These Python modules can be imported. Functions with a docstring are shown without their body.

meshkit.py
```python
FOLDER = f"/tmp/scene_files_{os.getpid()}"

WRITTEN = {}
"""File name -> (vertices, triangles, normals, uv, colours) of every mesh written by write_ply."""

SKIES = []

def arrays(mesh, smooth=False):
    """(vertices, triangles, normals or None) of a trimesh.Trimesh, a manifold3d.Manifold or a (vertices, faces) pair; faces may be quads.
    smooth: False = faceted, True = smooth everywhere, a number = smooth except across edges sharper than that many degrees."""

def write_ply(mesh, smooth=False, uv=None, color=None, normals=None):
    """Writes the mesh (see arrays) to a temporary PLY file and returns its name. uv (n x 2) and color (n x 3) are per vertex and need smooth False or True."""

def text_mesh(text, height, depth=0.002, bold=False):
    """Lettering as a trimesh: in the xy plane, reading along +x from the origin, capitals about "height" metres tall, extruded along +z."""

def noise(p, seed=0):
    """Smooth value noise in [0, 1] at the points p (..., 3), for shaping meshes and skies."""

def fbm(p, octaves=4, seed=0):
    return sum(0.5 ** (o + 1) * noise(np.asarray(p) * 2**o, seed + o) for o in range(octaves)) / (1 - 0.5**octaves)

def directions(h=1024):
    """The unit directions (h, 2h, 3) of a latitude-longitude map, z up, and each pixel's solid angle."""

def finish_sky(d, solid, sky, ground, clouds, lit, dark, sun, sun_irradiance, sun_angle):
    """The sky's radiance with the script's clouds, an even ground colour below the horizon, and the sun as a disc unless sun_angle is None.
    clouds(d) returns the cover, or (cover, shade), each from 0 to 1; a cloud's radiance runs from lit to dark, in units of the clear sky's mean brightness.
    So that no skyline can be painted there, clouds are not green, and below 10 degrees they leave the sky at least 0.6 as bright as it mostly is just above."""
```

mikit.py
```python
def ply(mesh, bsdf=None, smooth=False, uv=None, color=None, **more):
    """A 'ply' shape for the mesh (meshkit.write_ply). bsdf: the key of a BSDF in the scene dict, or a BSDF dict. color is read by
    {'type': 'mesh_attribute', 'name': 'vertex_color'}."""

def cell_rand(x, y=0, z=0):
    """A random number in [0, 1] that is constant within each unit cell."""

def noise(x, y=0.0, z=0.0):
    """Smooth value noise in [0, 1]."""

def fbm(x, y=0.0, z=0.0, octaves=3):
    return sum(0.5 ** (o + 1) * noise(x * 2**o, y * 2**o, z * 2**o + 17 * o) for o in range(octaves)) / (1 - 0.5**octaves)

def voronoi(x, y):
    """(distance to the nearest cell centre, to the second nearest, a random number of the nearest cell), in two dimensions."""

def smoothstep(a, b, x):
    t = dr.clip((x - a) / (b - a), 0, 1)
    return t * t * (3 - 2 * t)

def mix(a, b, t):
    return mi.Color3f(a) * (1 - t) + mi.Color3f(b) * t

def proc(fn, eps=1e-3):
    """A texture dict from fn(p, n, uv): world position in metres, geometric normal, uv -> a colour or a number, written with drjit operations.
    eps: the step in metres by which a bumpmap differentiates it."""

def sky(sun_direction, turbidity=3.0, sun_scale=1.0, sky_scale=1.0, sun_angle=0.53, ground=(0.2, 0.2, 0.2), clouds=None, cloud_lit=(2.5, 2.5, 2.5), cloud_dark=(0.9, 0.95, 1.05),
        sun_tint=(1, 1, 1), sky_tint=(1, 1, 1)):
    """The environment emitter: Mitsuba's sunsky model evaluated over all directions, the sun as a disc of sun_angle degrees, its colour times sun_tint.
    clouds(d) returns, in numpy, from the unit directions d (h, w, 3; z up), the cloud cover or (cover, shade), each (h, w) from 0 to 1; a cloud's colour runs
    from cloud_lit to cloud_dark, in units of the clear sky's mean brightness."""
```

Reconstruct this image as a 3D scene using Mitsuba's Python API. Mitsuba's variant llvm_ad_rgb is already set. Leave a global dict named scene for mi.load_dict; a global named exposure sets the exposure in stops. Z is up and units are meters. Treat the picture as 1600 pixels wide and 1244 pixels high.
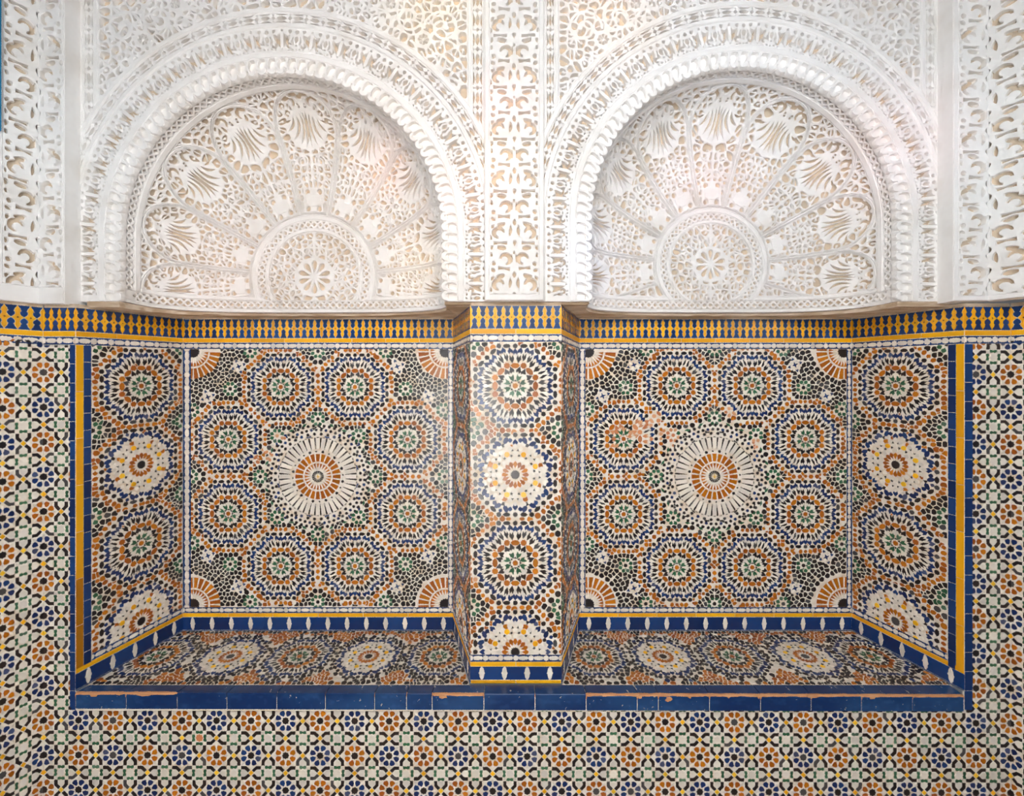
import math, random
import numpy as np
import shapely
from shapely import affinity
from shapely.geometry import Polygon, MultiPolygon, Point, LineString, box
from shapely.ops import unary_union
from scipy.spatial import Voronoi, cKDTree
from scipy.cluster.vq import kmeans2
import mapbox_earcut as earcut
import mitsuba as mi, drjit as dr
import mikit, meshkit

T = mi.ScalarTransform4f
scene, labels = {}, {}
# ------------------------------------------------------------------ camera, light, exposure
FPX, CX, HY = 700.0, 800.0, 599.0          # focal length in pixels, principal column, horizon row of a 1600 x 1244 picture
CAMZ = 1.5
scene['camera'] = {'type': 'perspective', 'fov': 2 * math.degrees(math.atan(800 / FPX)), 'fov_axis': 'x',
                   'principal_point_offset_y': (622 - HY) / 1244.0, 'near_clip': 0.02, 'far_clip': 50.0,
                   'to_world': T().look_at(origin=[0, 0, CAMZ], target=[0, 1, CAMZ], up=[0, 0, 1])}
exposure = 0.42
AMBIENT = (0.07, 0.072, 0.075)
scene['daylight'] = {'type': 'constant', 'radiance': {'type': 'rgb', 'value': list(AMBIENT)}}


def unseen_light(key, centre, target, sx, sy, rgb, label):  # bare emitting rectangle out of view, no opening is built round it
    scene[key] = {'type': 'rectangle', 'to_world': T().look_at(origin=list(centre), target=list(target), up=[0, 0.01, 1]) @ T().scale([sx / 2, sy / 2, 1]),
                  'bsdf': {'type': 'diffuse', 'reflectance': {'type': 'rgb', 'value': [.6, .6, .6]}},
                  'emitter': {'type': 'area', 'radiance': {'type': 'rgb', 'value': list(rgb)}}}
    labels[key] = {'kind': 'structure', 'label': label}


unseen_light('unseen_light_1', (0.10, -0.35, 2.55), (0.1, 1.5, 1.6), 1.5, 0.8, (6.5, 6.45, 6.35), 'unseen high light panel behind the viewer, placed to light the upper wall')  # main light, out of view, placed to brighten plaster and mosaics
unseen_light('unseen_light_2', (-0.42, -1.6, 0.98), (-0.42, 0, 0.98), 0.72, 1.55, (10.0, 9.9, 9.7), 'unseen doorway-sized light panel behind the viewer, placed for the sheen on the pier')  # out of view, placed so the glaze of the pier catches it
unseen_light('unseen_light_3', (-2.3, -1.0, 2.3), (-0.6, 1.5, 2.2), 0.6, 1.0, (.7, .9, 1.2), 'unseen cool light panel on the left, placed to tint the plaster')  # weak bluish light out of view, cools the plaster
unseen_light('unseen_light_4', (2.4, -0.8, 2.3), (0.8, 1.5, 2.2), 0.6, 1.0, (1.0, 1.25, 1.6), 'unseen cool light panel on the right, placed to tint the plaster')  # its bluish counterpart out of view on the right


def coloured_beam(key, frm, to, rgb, angle):
    scene[key] = {'type': 'spot', 'to_world': T().look_at(origin=list(frm), target=list(to), up=[0, 0, 1]), 'cutoff_angle': angle, 'beam_width': angle * 0.15,
                  'intensity': {'type': 'rgb', 'value': list(rgb)}}


def at(px, py, Y):
    return np.array([(px - CX) / FPX * Y, Y, CAMZ - (py - HY) / FPX * Y])


def xat(px, Y):
    return (px - CX) / FPX * Y


def zat(py, Y):
    return CAMZ - (py - HY) / FPX * Y


# narrow tinted spots, source unseen behind the viewer, placed to colour patches of plaster
for i, (px, py, Y, rgb, ang) in enumerate([(600, 262, 1.7, (1.5, .55, .45), 3.0), (1105, 285, 1.73, (1.5, .6, .62), 4.5), (1390, 235, 1.6, (1.5, .6, .68), 5.0),
                                           (785, 160, 1.49, (1.5, .55, .5), 3.0), (655, 420, 1.74, (1.3, .9, .35), 3.2), (680, 10, 1.51, (1.9, 1.3, .4), 4.5), (775, 245, 1.49, (1.4, 1.0, .5), 2.6),
                                           (930, 400, 1.6, (.5, .75, 1.3), 4.5), (950, 20, 1.51, (1.7, 1.0, .5), 4.5), (350, 430, 1.72, (1.2, .7, .55), 5.0),
                                           (745, 300, 1.51, (1.5, .7, .6), 3.6)]):
    coloured_beam(f'unseen_tinted_beam_{i:03d}', (-0.6 + 0.12 * i, -1.2, 1.75), at(px, py, Y), [3.2 * v for v in rgb], ang)

# wide warm and cool spots, also unseen, placed to tint the arches and pilasters
coloured_beam('unseen_tinted_beam_100', (0.6, -1.2, 1.75), at(560, 330, 1.7), (3.0, 1.9, 1.2), 13)
coloured_beam('unseen_tinted_beam_101', (0.2, -1.2, 1.75), at(1150, 180, 1.6), (1.3, 2.1, 3.0), 15)
coloured_beam('unseen_tinted_beam_102', (0.4, -1.2, 1.75), at(60, 220, 1.46), (1.3, 2.1, 2.6), 11)
coloured_beam('unseen_tinted_beam_103', (0.2, -1.2, 1.75), at(1560, 220, 1.46), (1.2, 2.1, 2.6), 11)

# ------------------------------------------------------------------ materials


def lin(c):
    c = np.asarray(c, float) / 255.0
    return np.where(c <= .04045, c / 12.92, ((c + .055) / 1.055) ** 2.4)


def f3(c):
    return [float(v) for v in lin(c)]




def plaster_colour(p, n, uv):
    f = mikit.fbm(p.x * 9, p.y * 9, p.z * 9, octaves=3)
    g = mikit.noise(p.x * 90, p.y * 90, p.z * 90)
    return mikit.mix(f3((236, 234, 232)), f3((222, 217, 211)), mikit.smoothstep(.45, .8, f) * .6 + g * .15)


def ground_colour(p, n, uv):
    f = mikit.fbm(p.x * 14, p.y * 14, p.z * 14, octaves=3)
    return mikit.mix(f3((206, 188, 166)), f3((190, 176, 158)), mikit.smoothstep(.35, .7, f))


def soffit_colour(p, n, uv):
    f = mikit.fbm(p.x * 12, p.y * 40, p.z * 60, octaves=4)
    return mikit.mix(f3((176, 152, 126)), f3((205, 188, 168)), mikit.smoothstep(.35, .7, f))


def grout_colour(p, n, uv):
    f = mikit.fbm(p.x * 30, p.y * 30, p.z * 30, octaves=3)
    return mikit.mix(f3((236, 227, 214)), f3((222, 204, 182)), mikit.smoothstep(.4, .75, f))


def clay_colour(p, n, uv):
    f = mikit.fbm(p.x * 60, p.y * 60, p.z * 60, octaves=3)
    return mikit.mix(f3((196, 132, 88)), f3((214, 164, 122)), f)


def blue_glaze(p, n, uv):
    f = mikit.fbm(p.x * 7, p.y * 7, p.z * 7, octaves=3)
    g = mikit.fbm(p.x * 60, p.y * 60, p.z * 60, octaves=3)
    w = mikit.fbm(p.x * 160, p.y * 160, p.z * 160, octaves=2) - .5
    d, _, r = mikit.voronoi(p.x * 75 + p.y * 31 + w * .9, p.z * 75 + p.y * 40 + w * 1.3)
    col = mikit.mix(f3((16, 48, 98)), f3((42, 80, 128)), mikit.smoothstep(.3, .7, f) * .7 + mikit.smoothstep(.5, .8, g) * .3)
    pit = dr.select((d < .05 + 1.1 * (r - .86)) & (r > .86) & (f > .42), 1.0, 0.0)
    return mikit.mix(col, f3((196, 190, 180)), pit)


def bump_plaster(p, n, uv):
    return mikit.fbm(p.x * 70, p.y * 70, p.z * 70, octaves=3) + .5 * mikit.noise(p.x * 22, p.y * 22, p.z * 22)


def proc_bsdf(fn, rough=.85, bump=None, bscale=.002, spec=.2):
    b = {'type': 'principled', 'base_color': mikit.proc(fn), 'roughness': rough, 'specular': spec}
    if bump is not None:
        b = {'type': 'bumpmap', 'arbitrary': mikit.proc(bump, eps=.001), 'scale': bscale, 'bsdf': b}
    return {'type': 'twosided', 'bsdf': b}


scene['plaster'] = proc_bsdf(plaster_colour, .8, bump_plaster, .0022)
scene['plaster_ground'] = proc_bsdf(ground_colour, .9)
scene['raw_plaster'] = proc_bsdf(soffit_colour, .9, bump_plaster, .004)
scene['grout'] = proc_bsdf(grout_colour, .8)
scene['clay'] = proc_bsdf(clay_colour, .9, bump_plaster, .004)
scene['blue_glaze'] = proc_bsdf(blue_glaze, .3, None, spec=.4)
scene['blue_paint'] = {'type': 'principled', 'base_color': {'type': 'rgb', 'value': f3((24, 110, 150))}, 'roughness': .4}

PAL = {'white': [(234, 225, 212), (228, 220, 210), (238, 230, 216)], 'black': [(40, 34, 32), (46, 38, 36), (34, 30, 32)],
       'orange': [(178, 102, 24), (166, 92, 24), (188, 114, 28), (158, 84, 28)], 'blue': [(26, 46, 96), (32, 58, 108), (38, 50, 94), (24, 40, 84)],
       'green': [(52, 96, 66), (64, 108, 78), (44, 84, 58)], 'yellow': [(240, 184, 32), (234, 172, 30), (244, 196, 48)],
       'gold': [(240, 176, 22), (234, 166, 26)], 'navy': [(20, 52, 106), (26, 60, 114), (18, 44, 92)], 'red': [(96, 44, 26)], 'ochre': [(176, 112, 16), (168, 104, 18)], 'clay': [(206, 140, 94), (216, 160, 120), (196, 124, 80)]}
GLAZES = [lin(c) for v in PAL.values() for c in v]
PAL = {k: [sum(len(w) for w in list(PAL.values())[:i]) + j for j in range(len(v))] for i, (k, v) in enumerate(PAL.items())}


def tile_colour(p, n, uv):
    """Every piece carries in its uv the number of its glaze and how strong the firing came out (above 2: worn pale)."""
    c = mi.Color3f(0)
    for i, g in enumerate(GLAZES):
        c = dr.select((uv.x > i) & (uv.x < i + 1), mi.Color3f(*[float(v) for v in g]), c)
    worn = uv.y > 2
    return dr.clip(c * dr.select(worn, uv.y - 2, uv.y) + dr.select(worn, .05, 0.0), 0, 1)


scene['glaze'] = {'type': 'principled', 'base_color': mikit.proc(tile_colour), 'roughness': 0.24, 'specular': 0.5}
RNG = random.Random(7)
NRG = np.random.default_rng(11)


def numbered(key):
    if key not in USED:
        USED[key] = 0
        return key
    USED[key] += 1
    return f'{key}_{USED[key]:03d}'


USED = {}


def thing(name, label, cat, group=None):
    key = numbered(name)
    labels[key] = {'label': label, 'category': cat}
    if group:
        labels[key]['group'] = group
    return key


def structure(name, label, mesh=None, bsdf=None):
    labels[name] = {'kind': 'structure', 'label': label}
    USED[name] = 0
    if mesh is not None:
        scene[name] = mikit.ply(mesh, bsdf)
    return name


def part(parent, name, mesh, bsdf, smooth=False, label=None, kind=None, uv=None):
    key = numbered(f'{parent}__{name}')
    scene[key] = mikit.ply(mesh, bsdf, smooth=smooth, uv=uv)
    if label or kind:
        labels[key] = {k: v for k, v in (('label', label), ('kind', kind)) if v}
    return key


def cat_mesh(ms):
    off, V, F = 0, [], []
    for v, f in ms:
        V.append(v); F.append(f + off); off += len(v)
    return np.vstack(V), np.vstack(F)


def tri2d(rings):
    pts = np.vstack(rings)
    ends = np.cumsum([len(r) for r in rings]).astype(np.uint32)
    return np.asarray(earcut.triangulate_float64(pts, ends), int).reshape(-1, 3)


def ring_pts(r):
    return np.asarray(r.coords)[:-1]


def ccw(p, positive=True):
    x, y = p[:, 0], p[:, 1]
    a = np.sum(x * np.roll(y, -1) - y * np.roll(x, -1))
    return p if (a > 0) == positive else p[::-1]


def inset(p, c):
    """Moves the ring's corners by c to the left of its direction (into the solid)."""
    d = np.roll(p, -1, 0) - p
    L = np.linalg.norm(d, axis=1, keepdims=True) + 1e-12
    n = np.stack([-d[:, 1], d[:, 0]], 1) / L
    m = n + np.roll(n, 1, 0)
    m /= np.maximum(np.sum(m * m, 1, keepdims=True), .35) / 2
    return p + c * m


# ------------------------------------------------------------------ mosaic panels


class Patch:
    """Maps panel coordinates (u, v) with 0..W, 0..H and a height w to the room: bilinear between four corners."""

    def __init__(self, p00, p10, p01, p11, W=None, H=None):
        self.c = [np.asarray(p, float) for p in (p00, p10, p01, p11)]
        a, b, c, d = self.c
        self.W = W or .5 * (np.linalg.norm(b - a) + np.linalg.norm(d - c))
        self.H = H or .5 * (np.linalg.norm(c - a) + np.linalg.norm(d - b))
        n = np.cross(b + d - a - c, c + d - a - b)
        n /= np.linalg.norm(n)
        mid = sum(self.c) / 4
        self.n = n if n @ (np.array([0, 0, CAMZ]) - mid) > 0 else -n
        self.flip = n @ self.n < 0

    def __call__(self, u, v, w=0.0):
        a, b, c, d = self.c
        s, t = (np.asarray(u) / self.W)[..., None], (np.asarray(v) / self.H)[..., None]
        return a * (1 - s) * (1 - t) + b * s * (1 - t) + c * (1 - s) * t + d * s * t + self.n * np.asarray(w)[..., None]


def plate(patch, u0, v0, u1, v1, w, back=.02):
    """A slab lying in the patch, its face at w."""
    P = []
    for ww in (w, w - back):
        for u, v in ((u0, v0), (u1, v0), (u1, v1), (u0, v1)):
            P.append(patch(u, v, ww))
    f = np.array([[0, 1, 2], [0, 2, 3], [4, 6, 5], [4, 7, 6], [0, 4, 5], [0, 5, 1], [1, 5, 6], [1, 6, 2], [2, 6, 7], [2, 7, 3], [3, 7, 4], [3, 4, 0]])
    return np.array(P), (f[:, ::-1] if patch.flip else f)


KIND_SCALE = {'spear_tile': 1.22, 'fork_tile': 1.15, 'chip_tile': 1.2, 'oval_tile': 1.06, 'kite_tile': 1.1, 'dot_tile': 1.08}


class Mosaic:
    def __init__(self, patch, clip=None, relief=.0011):
        self.patch, self.items, self.relief = patch, [], relief
        self.clip = clip if clip is not None else box(0, 0, patch.W, patch.H)
        shapely.prepare(self.clip)
        self.damage = []

    def add(self, pts, kind, col, h=1.0, tri=None):
        self.items.append((np.asarray(pts, float), kind, col, h))

    def polar(self, c, S, shape, r, ang, kind, col, rot=0.0):
        a = math.radians(ang)
        b = math.radians(ang - 90 + rot)
        R = np.array([[math.cos(b), math.sin(b)], [-math.sin(b), math.cos(b)]])
        shape = shape * (KIND_SCALE.get(kind, 1.0) if S > .02 else 1.0)
        self.add((shape @ R) * S + np.array([c[0] + S * r * math.cos(a), c[1] + S * r * math.sin(a)]), kind, col)

    def clipped(self):
        if getattr(self, 'n_done', None) == len(self.items):
            return
        out = []
        inside = shapely.contains_properly(self.clip, shapely.polygons([shapely.linearrings(np.vstack([i[0], i[0][:1]])) for i in self.items])) if self.items else []
        for it, ok in zip(self.items, inside):
            if ok:
                out.append(it)
                continue
            g = Polygon(it[0])
            if not g.is_valid:
                g = g.buffer(0)
            full = g.area
            g = g.intersection(self.clip)
            for q in getattr(g, 'geoms', [g]):
                if isinstance(q, Polygon) and q.area > .12 * full and q.area > 2e-6:
                    out.append((ring_pts(q.exterior), *it[1:]))
        self.items = out
        self.n_done = len(out)

    def union(self):
        self.clipped()
        return unary_union([Polygon(i[0]).buffer(0) for i in self.items])

    def build(self, key, min_px=10.0, names=None, most=300):
        """Every piece a bevelled tile; the larger ones entries of their own, the small ones joined per kind."""
        self.clipped()
        V, F, C, spans, info = [], [], [], [], []
        off = 0
        for pts, kind, col, h in self.items:
            pts = ccw(pts)
            n = len(pts)
            if n < 3:
                continue
            ctr = pts.mean(0)
            col_ = col
            hh = h
            for (dx, dy, rad, prob) in self.damage:
                if math.hypot(ctr[0] - dx, ctr[1] - dy) < rad * RNG.uniform(.7, 1.15) and RNG.random() < prob:
                    col_, hh = 'clay', -.3
            tone = [PAL[col_][RNG.randrange(len(PAL[col_]))] + .5, RNG.uniform(.86, 1.12)]
            if col_ in ('black', 'blue', 'green') and RNG.random() < .10:
                tone[1] += 2
            size = math.sqrt(max(np.ptp(pts[:, 0]) * np.ptp(pts[:, 1]), 1e-12))
            top = inset(pts, min(.0009, size * .10))
            tilt = NRG.normal(0, .016, 2) * min(1.0, .018 / max(np.ptp(pts[:, 0]), np.ptp(pts[:, 1])))
            wt = self.relief * hh * RNG.uniform(.7, 1.3) + (top - ctr) @ tilt
            V.append(np.column_stack([np.vstack([pts, top]), np.concatenate([np.full(n, -.0012), wt])]))
            i = np.arange(n); j = (i + 1) % n
            f = np.vstack([np.column_stack([i, j, j + n]), np.column_stack([i, j + n, i + n]), tri2d([top]) + n])
            F.append(f); C.append(np.tile(tone, (2 * n, 1)))
            spans.append((off, off + 2 * n)); off += 2 * n
            info.append((kind, ctr, pts))
        if not V:
            return
        A = np.vstack(V)
        M = self.patch(A[:, 0], A[:, 1], A[:, 2])
        px = np.column_stack([CX + FPX * M[:, 0] / np.maximum(M[:, 1], .3), HY + FPX * (CAMZ - M[:, 2]) / np.maximum(M[:, 1], .3)])
        kinds = {}
        for k, ((kind, ctr, pts), (a, b)) in enumerate(zip(info, spans)):
            q = px[a:b]
            ext = np.ptp(q, axis=0)
            seen = (q[:, 0].max() > 0) & (q[:, 0].min() < 1600) & (q[:, 1].max() > 0) & (q[:, 1].min() < 1244)
            kinds.setdefault(kind, []).append((float(max(ext)) if seen else 0.0, k))
        for kind, lst in kinds.items():
            lst.sort(reverse=True)
            single = [k for e, k in lst[:most] if e >= min_px]
            rest = [k for e, k in lst if k not in set(single)]
            flip = (lambda f: f[:, ::-1]) if self.patch.flip else (lambda f: f)
            for k in single:
                a, b = spans[k]
                part(key, kind, (M[a:b], flip(F[k])), 'glaze', uv=C[k])
            if rest:
                v, f = cat_mesh([(M[spans[k][0]:spans[k][1]], flip(F[k])) for k in rest])
                part(key, 'small_' + kind + 's' if not kind.endswith('s') else 'small_' + kind, (v, f), 'glaze', uv=np.vstack([C[k] for k in rest]), kind='stuff')


# ---- tile outlines, +y pointing away from a rosette's centre
def star(n, R, ratio=.76, rot=0):
    a = np.arange(2 * n) * math.pi / n + math.pi / 2 + math.radians(rot)
    r = np.where(np.arange(2 * n) % 2 == 0, R, R * ratio)
    return np.column_stack([r * np.cos(a), r * np.sin(a)])


def ngon(n, R, rot=0, sq=1.0):
    a = np.arange(n) * 2 * math.pi / n + math.pi / 2 + math.radians(rot)
    return np.column_stack([R * np.cos(a), R * sq * np.sin(a)])


def kite(lo, li, w, s=.15):
    return np.array([[0, -li], [w, -s * li + .0], [w * .8, lo * .55], [0, lo], [-w * .8, lo * .55], [-w, -s * li]])


def oval(hl, hw):
    """Lens with its long axis along x (tangential)."""
    return np.array([[-hl, 0], [-hl * .55, -hw * .82], [0, -hw], [hl * .55, -hw * .82], [hl, 0], [hl * .55, hw * .82], [0, hw], [-hl * .55, hw * .82]])


def spear(lo, li, w):
    """Pointed outward, split tail toward the centre."""
    return np.array([[0, lo], [-w, -.2 * li], [-w * .55, -li], [0, -.45 * li], [w * .55, -li], [w, -.2 * li]])


def fork(lo, li, w):
    """Two prongs outward, point to the centre."""
    return np.array([[0, -li], [w * .75, -.2 * li], [w, lo], [w * .1, lo * .35], [0, lo * .3], [-w * .1, lo * .35], [-w, lo], [-w * .75, -.2 * li]])


def wedge(r0, r1, w0, w1):
    return np.array([[-w0, r0], [w0, r0], [w1, r1], [-w1, r1]])


def chain(m, c, S, k8=range(8), orange=True):
    for k in k8:
        for along in (-.215, .215):
            a = 45 * k + math.degrees(math.atan2(along, 1.0))
            m.polar(c, S, oval(.096, .051), math.hypot(1, along), a, 'oval_tile', 'black', rot=45 * k - a)
        m.polar(c, S, star(8, .068, .8), 1.0, 45 * k, 'star_tile', 'black')
        m.polar(c, S, star(8, .071, .8), 1.082, 45 * k + 22.5, 'star_tile', 'black')


def orange_rows(m, cs, S):
    """Two rows of ochre pieces outside every octagon chain, left out where another piece stands."""
    m.clipped()
    boxes = [Polygon(i[0]) for i in m.items]
    tree = shapely.STRtree(boxes)
    kept = []

    def put(q, shape, rot):
        b = math.radians(rot)
        R = np.array([[math.cos(b), math.sin(b)], [-math.sin(b), math.cos(b)]])
        pts = (shape @ R) * S + q
        g = Polygon(pts).buffer(.012 * S)
        if tree.query(g, predicate='intersects').size or any(g.intersects(h) for h in kept):
            return
        kept.append(g)
        m.add(pts, 'oval_tile' if len(shape) == 8 else 'kite_tile', 'orange')

    ov = oval(.10, .062)
    for i, c in enumerate(cs):
        for d in cs[:i]:
            v = np.asarray(d) - np.asarray(c)
            dist = np.hypot(*v)
            if dist > 2.6 * S:
                continue
            half = dist / S / 2 - 1.06
            w = min(max(half, .03), .07)
            n_, a = v / dist, math.degrees(math.atan2(v[1], v[0]))
            t_ = np.array([-n_[1], n_[0]])
            for off in (0, -.17, .17, -.36, .36):
                put((np.asarray(c) + d) / 2 + S * off * t_, oval(.075, w) if off else ngon(6, w * 1.15), a - 90)
    for c in cs:
        for k in range(8):
            a = math.radians(45 * k)
            n_, t_ = np.array([math.cos(a), math.sin(a)]), np.array([-math.sin(a), math.cos(a)])
            for off in (0, -.15, .15, -.29, .29, -.42, .42):
                put(c + S * (1.15 * n_ + off * t_), oval(.078, .06) if abs(off) == .15 else kite(.064, .058, .058), 45 * k + (20 if off > 0 else -20 if off < 0 else 0))
            v = a + math.radians(22.5)
            put(c + S * 1.25 * np.array([math.cos(v), math.sin(v)]), ov, math.degrees(v))
            for t in (-.13, .13):
                put(c + S * (1.245 * np.array([math.cos(v), math.sin(v)]) + t * np.array([-math.sin(v), math.cos(v)])), kite(.06, .06, .055), math.degrees(v) + 90)


def rosette_a(m, c, S):
    P = lambda *a, **k: m.polar(c, S, *a, **k)
    P(star(8, .082, .75), 0, 90, 'star_tile', 'orange')
    for k in range(8):
        a, b = 45 * k, 45 * k + 22.5
        P(ngon(3, .036), .128, a, 'chip_tile', 'black')
        P(fork(.085, .09, .066), .215, b, 'fork_tile', 'green')
        P(star(7, .096, .74), .305, a, 'star_tile', 'white')
        for s in (-1, 1):
            P(spear(.085, .07, .058), .40, b + 9.6 * s, 'spear_tile', 'black', rot=-8 * s)
        P(star(8, .088, .78), .545, b, 'star_tile', 'orange')
        P(oval(.116, .066), .507, a, 'oval_tile', 'orange')
        for s in (-1, 1):
            P(spear(-.07, -.11, .054), .655, a + 7.4 * s, 'spear_tile', 'black')
            P(spear(-.07, -.115, .050), .72, b + 5.2 * s, 'spear_tile', 'black', rot=4 * s)
        P(kite(.08, .11, .044), .735, a, 'kite_tile', 'white')
        for s in (-1, 1):
            P(kite(.08, .15, .044), .822, a + 14.2 * s, 'kite_tile', 'white', rot=-2 * s)
        P(kite(.06, .16, .034), .80, b, 'kite_tile', 'white')
        P(spear(.06, .08, .06), .87, a, 'spear_tile', 'blue')
        for s in (-1, 1):
            P(spear(.062, .084, .057), .906, a + 8.4 * s, 'spear_tile', 'blue', rot=6 * s)
            P(spear(.062, .084, .056), .95, a + 18.6 * s, 'spear_tile', 'blue', rot=-6 * s)
    chain(m, c, S)


def rosette_b(m, c, S):
    P = lambda *a, **k: m.polar(c, S, *a, **k)
    P(star(16, .125, .8), 0, 90, 'star_tile', 'black')
    for k in range(16):
        a = 22.5 * k
        P(kite(.035, .10, .016), .225, a + 11.25, 'kite_tile', 'white')
        P(kite(.076, .09, .05), .262, a, 'kite_tile', 'orange')
        P(kite(.07, .055, .056, .6), .40, a, 'kite_tile', 'white')
        P(star(5, .052, .42), .485, a + 11.25, 'star_tile', 'black', rot=180)
        P(ngon(5, .062), .655, a + 11.25, 'kite_tile', 'white')
    for k in range(8):
        a, b = 45 * k, 45 * k + 22.5
        P(ngon(7, .068), .545, b, 'dot_tile', 'yellow')
        P(ngon(6, .06), .55, a, 'kite_tile', 'white')
        P(kite(.09, .05, .05), .70, a, 'kite_tile', 'white')
        for s in (-1, 1):
            P(ngon(3, .035), .615, a + 6.5 * s, 'chip_tile', 'black')
            P(np.array([[-.10, -.02], [0, -.045], [.06, -.02], [.05, .03], [0, .03], [-.06, .06]]) * [s, 1], .775, b - 7.5 * s, 'crescent_tile', 'white')
            P(kite(.06, .06, .054), .868, a + 8.6 * s, 'kite_tile', 'blue')
            P(oval(.10, .056), .888, a + 15.6 * s, 'oval_tile', 'blue', rot=52 * s)
        P(ngon(5, .046), .79, b, 'chip_tile', 'black')
        P(spear(.06, .07, .06), .83, a, 'spear_tile', 'blue')
        P(kite(.05, .05, .045), .975, b, 'kite_tile', 'blue', rot=180)
    chain(m, c, S)


def flower(m, c, S, col='green'):
    m.polar(c, S, star(8, .066, .8), 0, 90, 'star_tile', 'black')
    for k in range(8):
        m.polar(c, S, kite(.065, .06, .056), .17, 22.5 + 45 * k, 'kite_tile', col)


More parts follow.
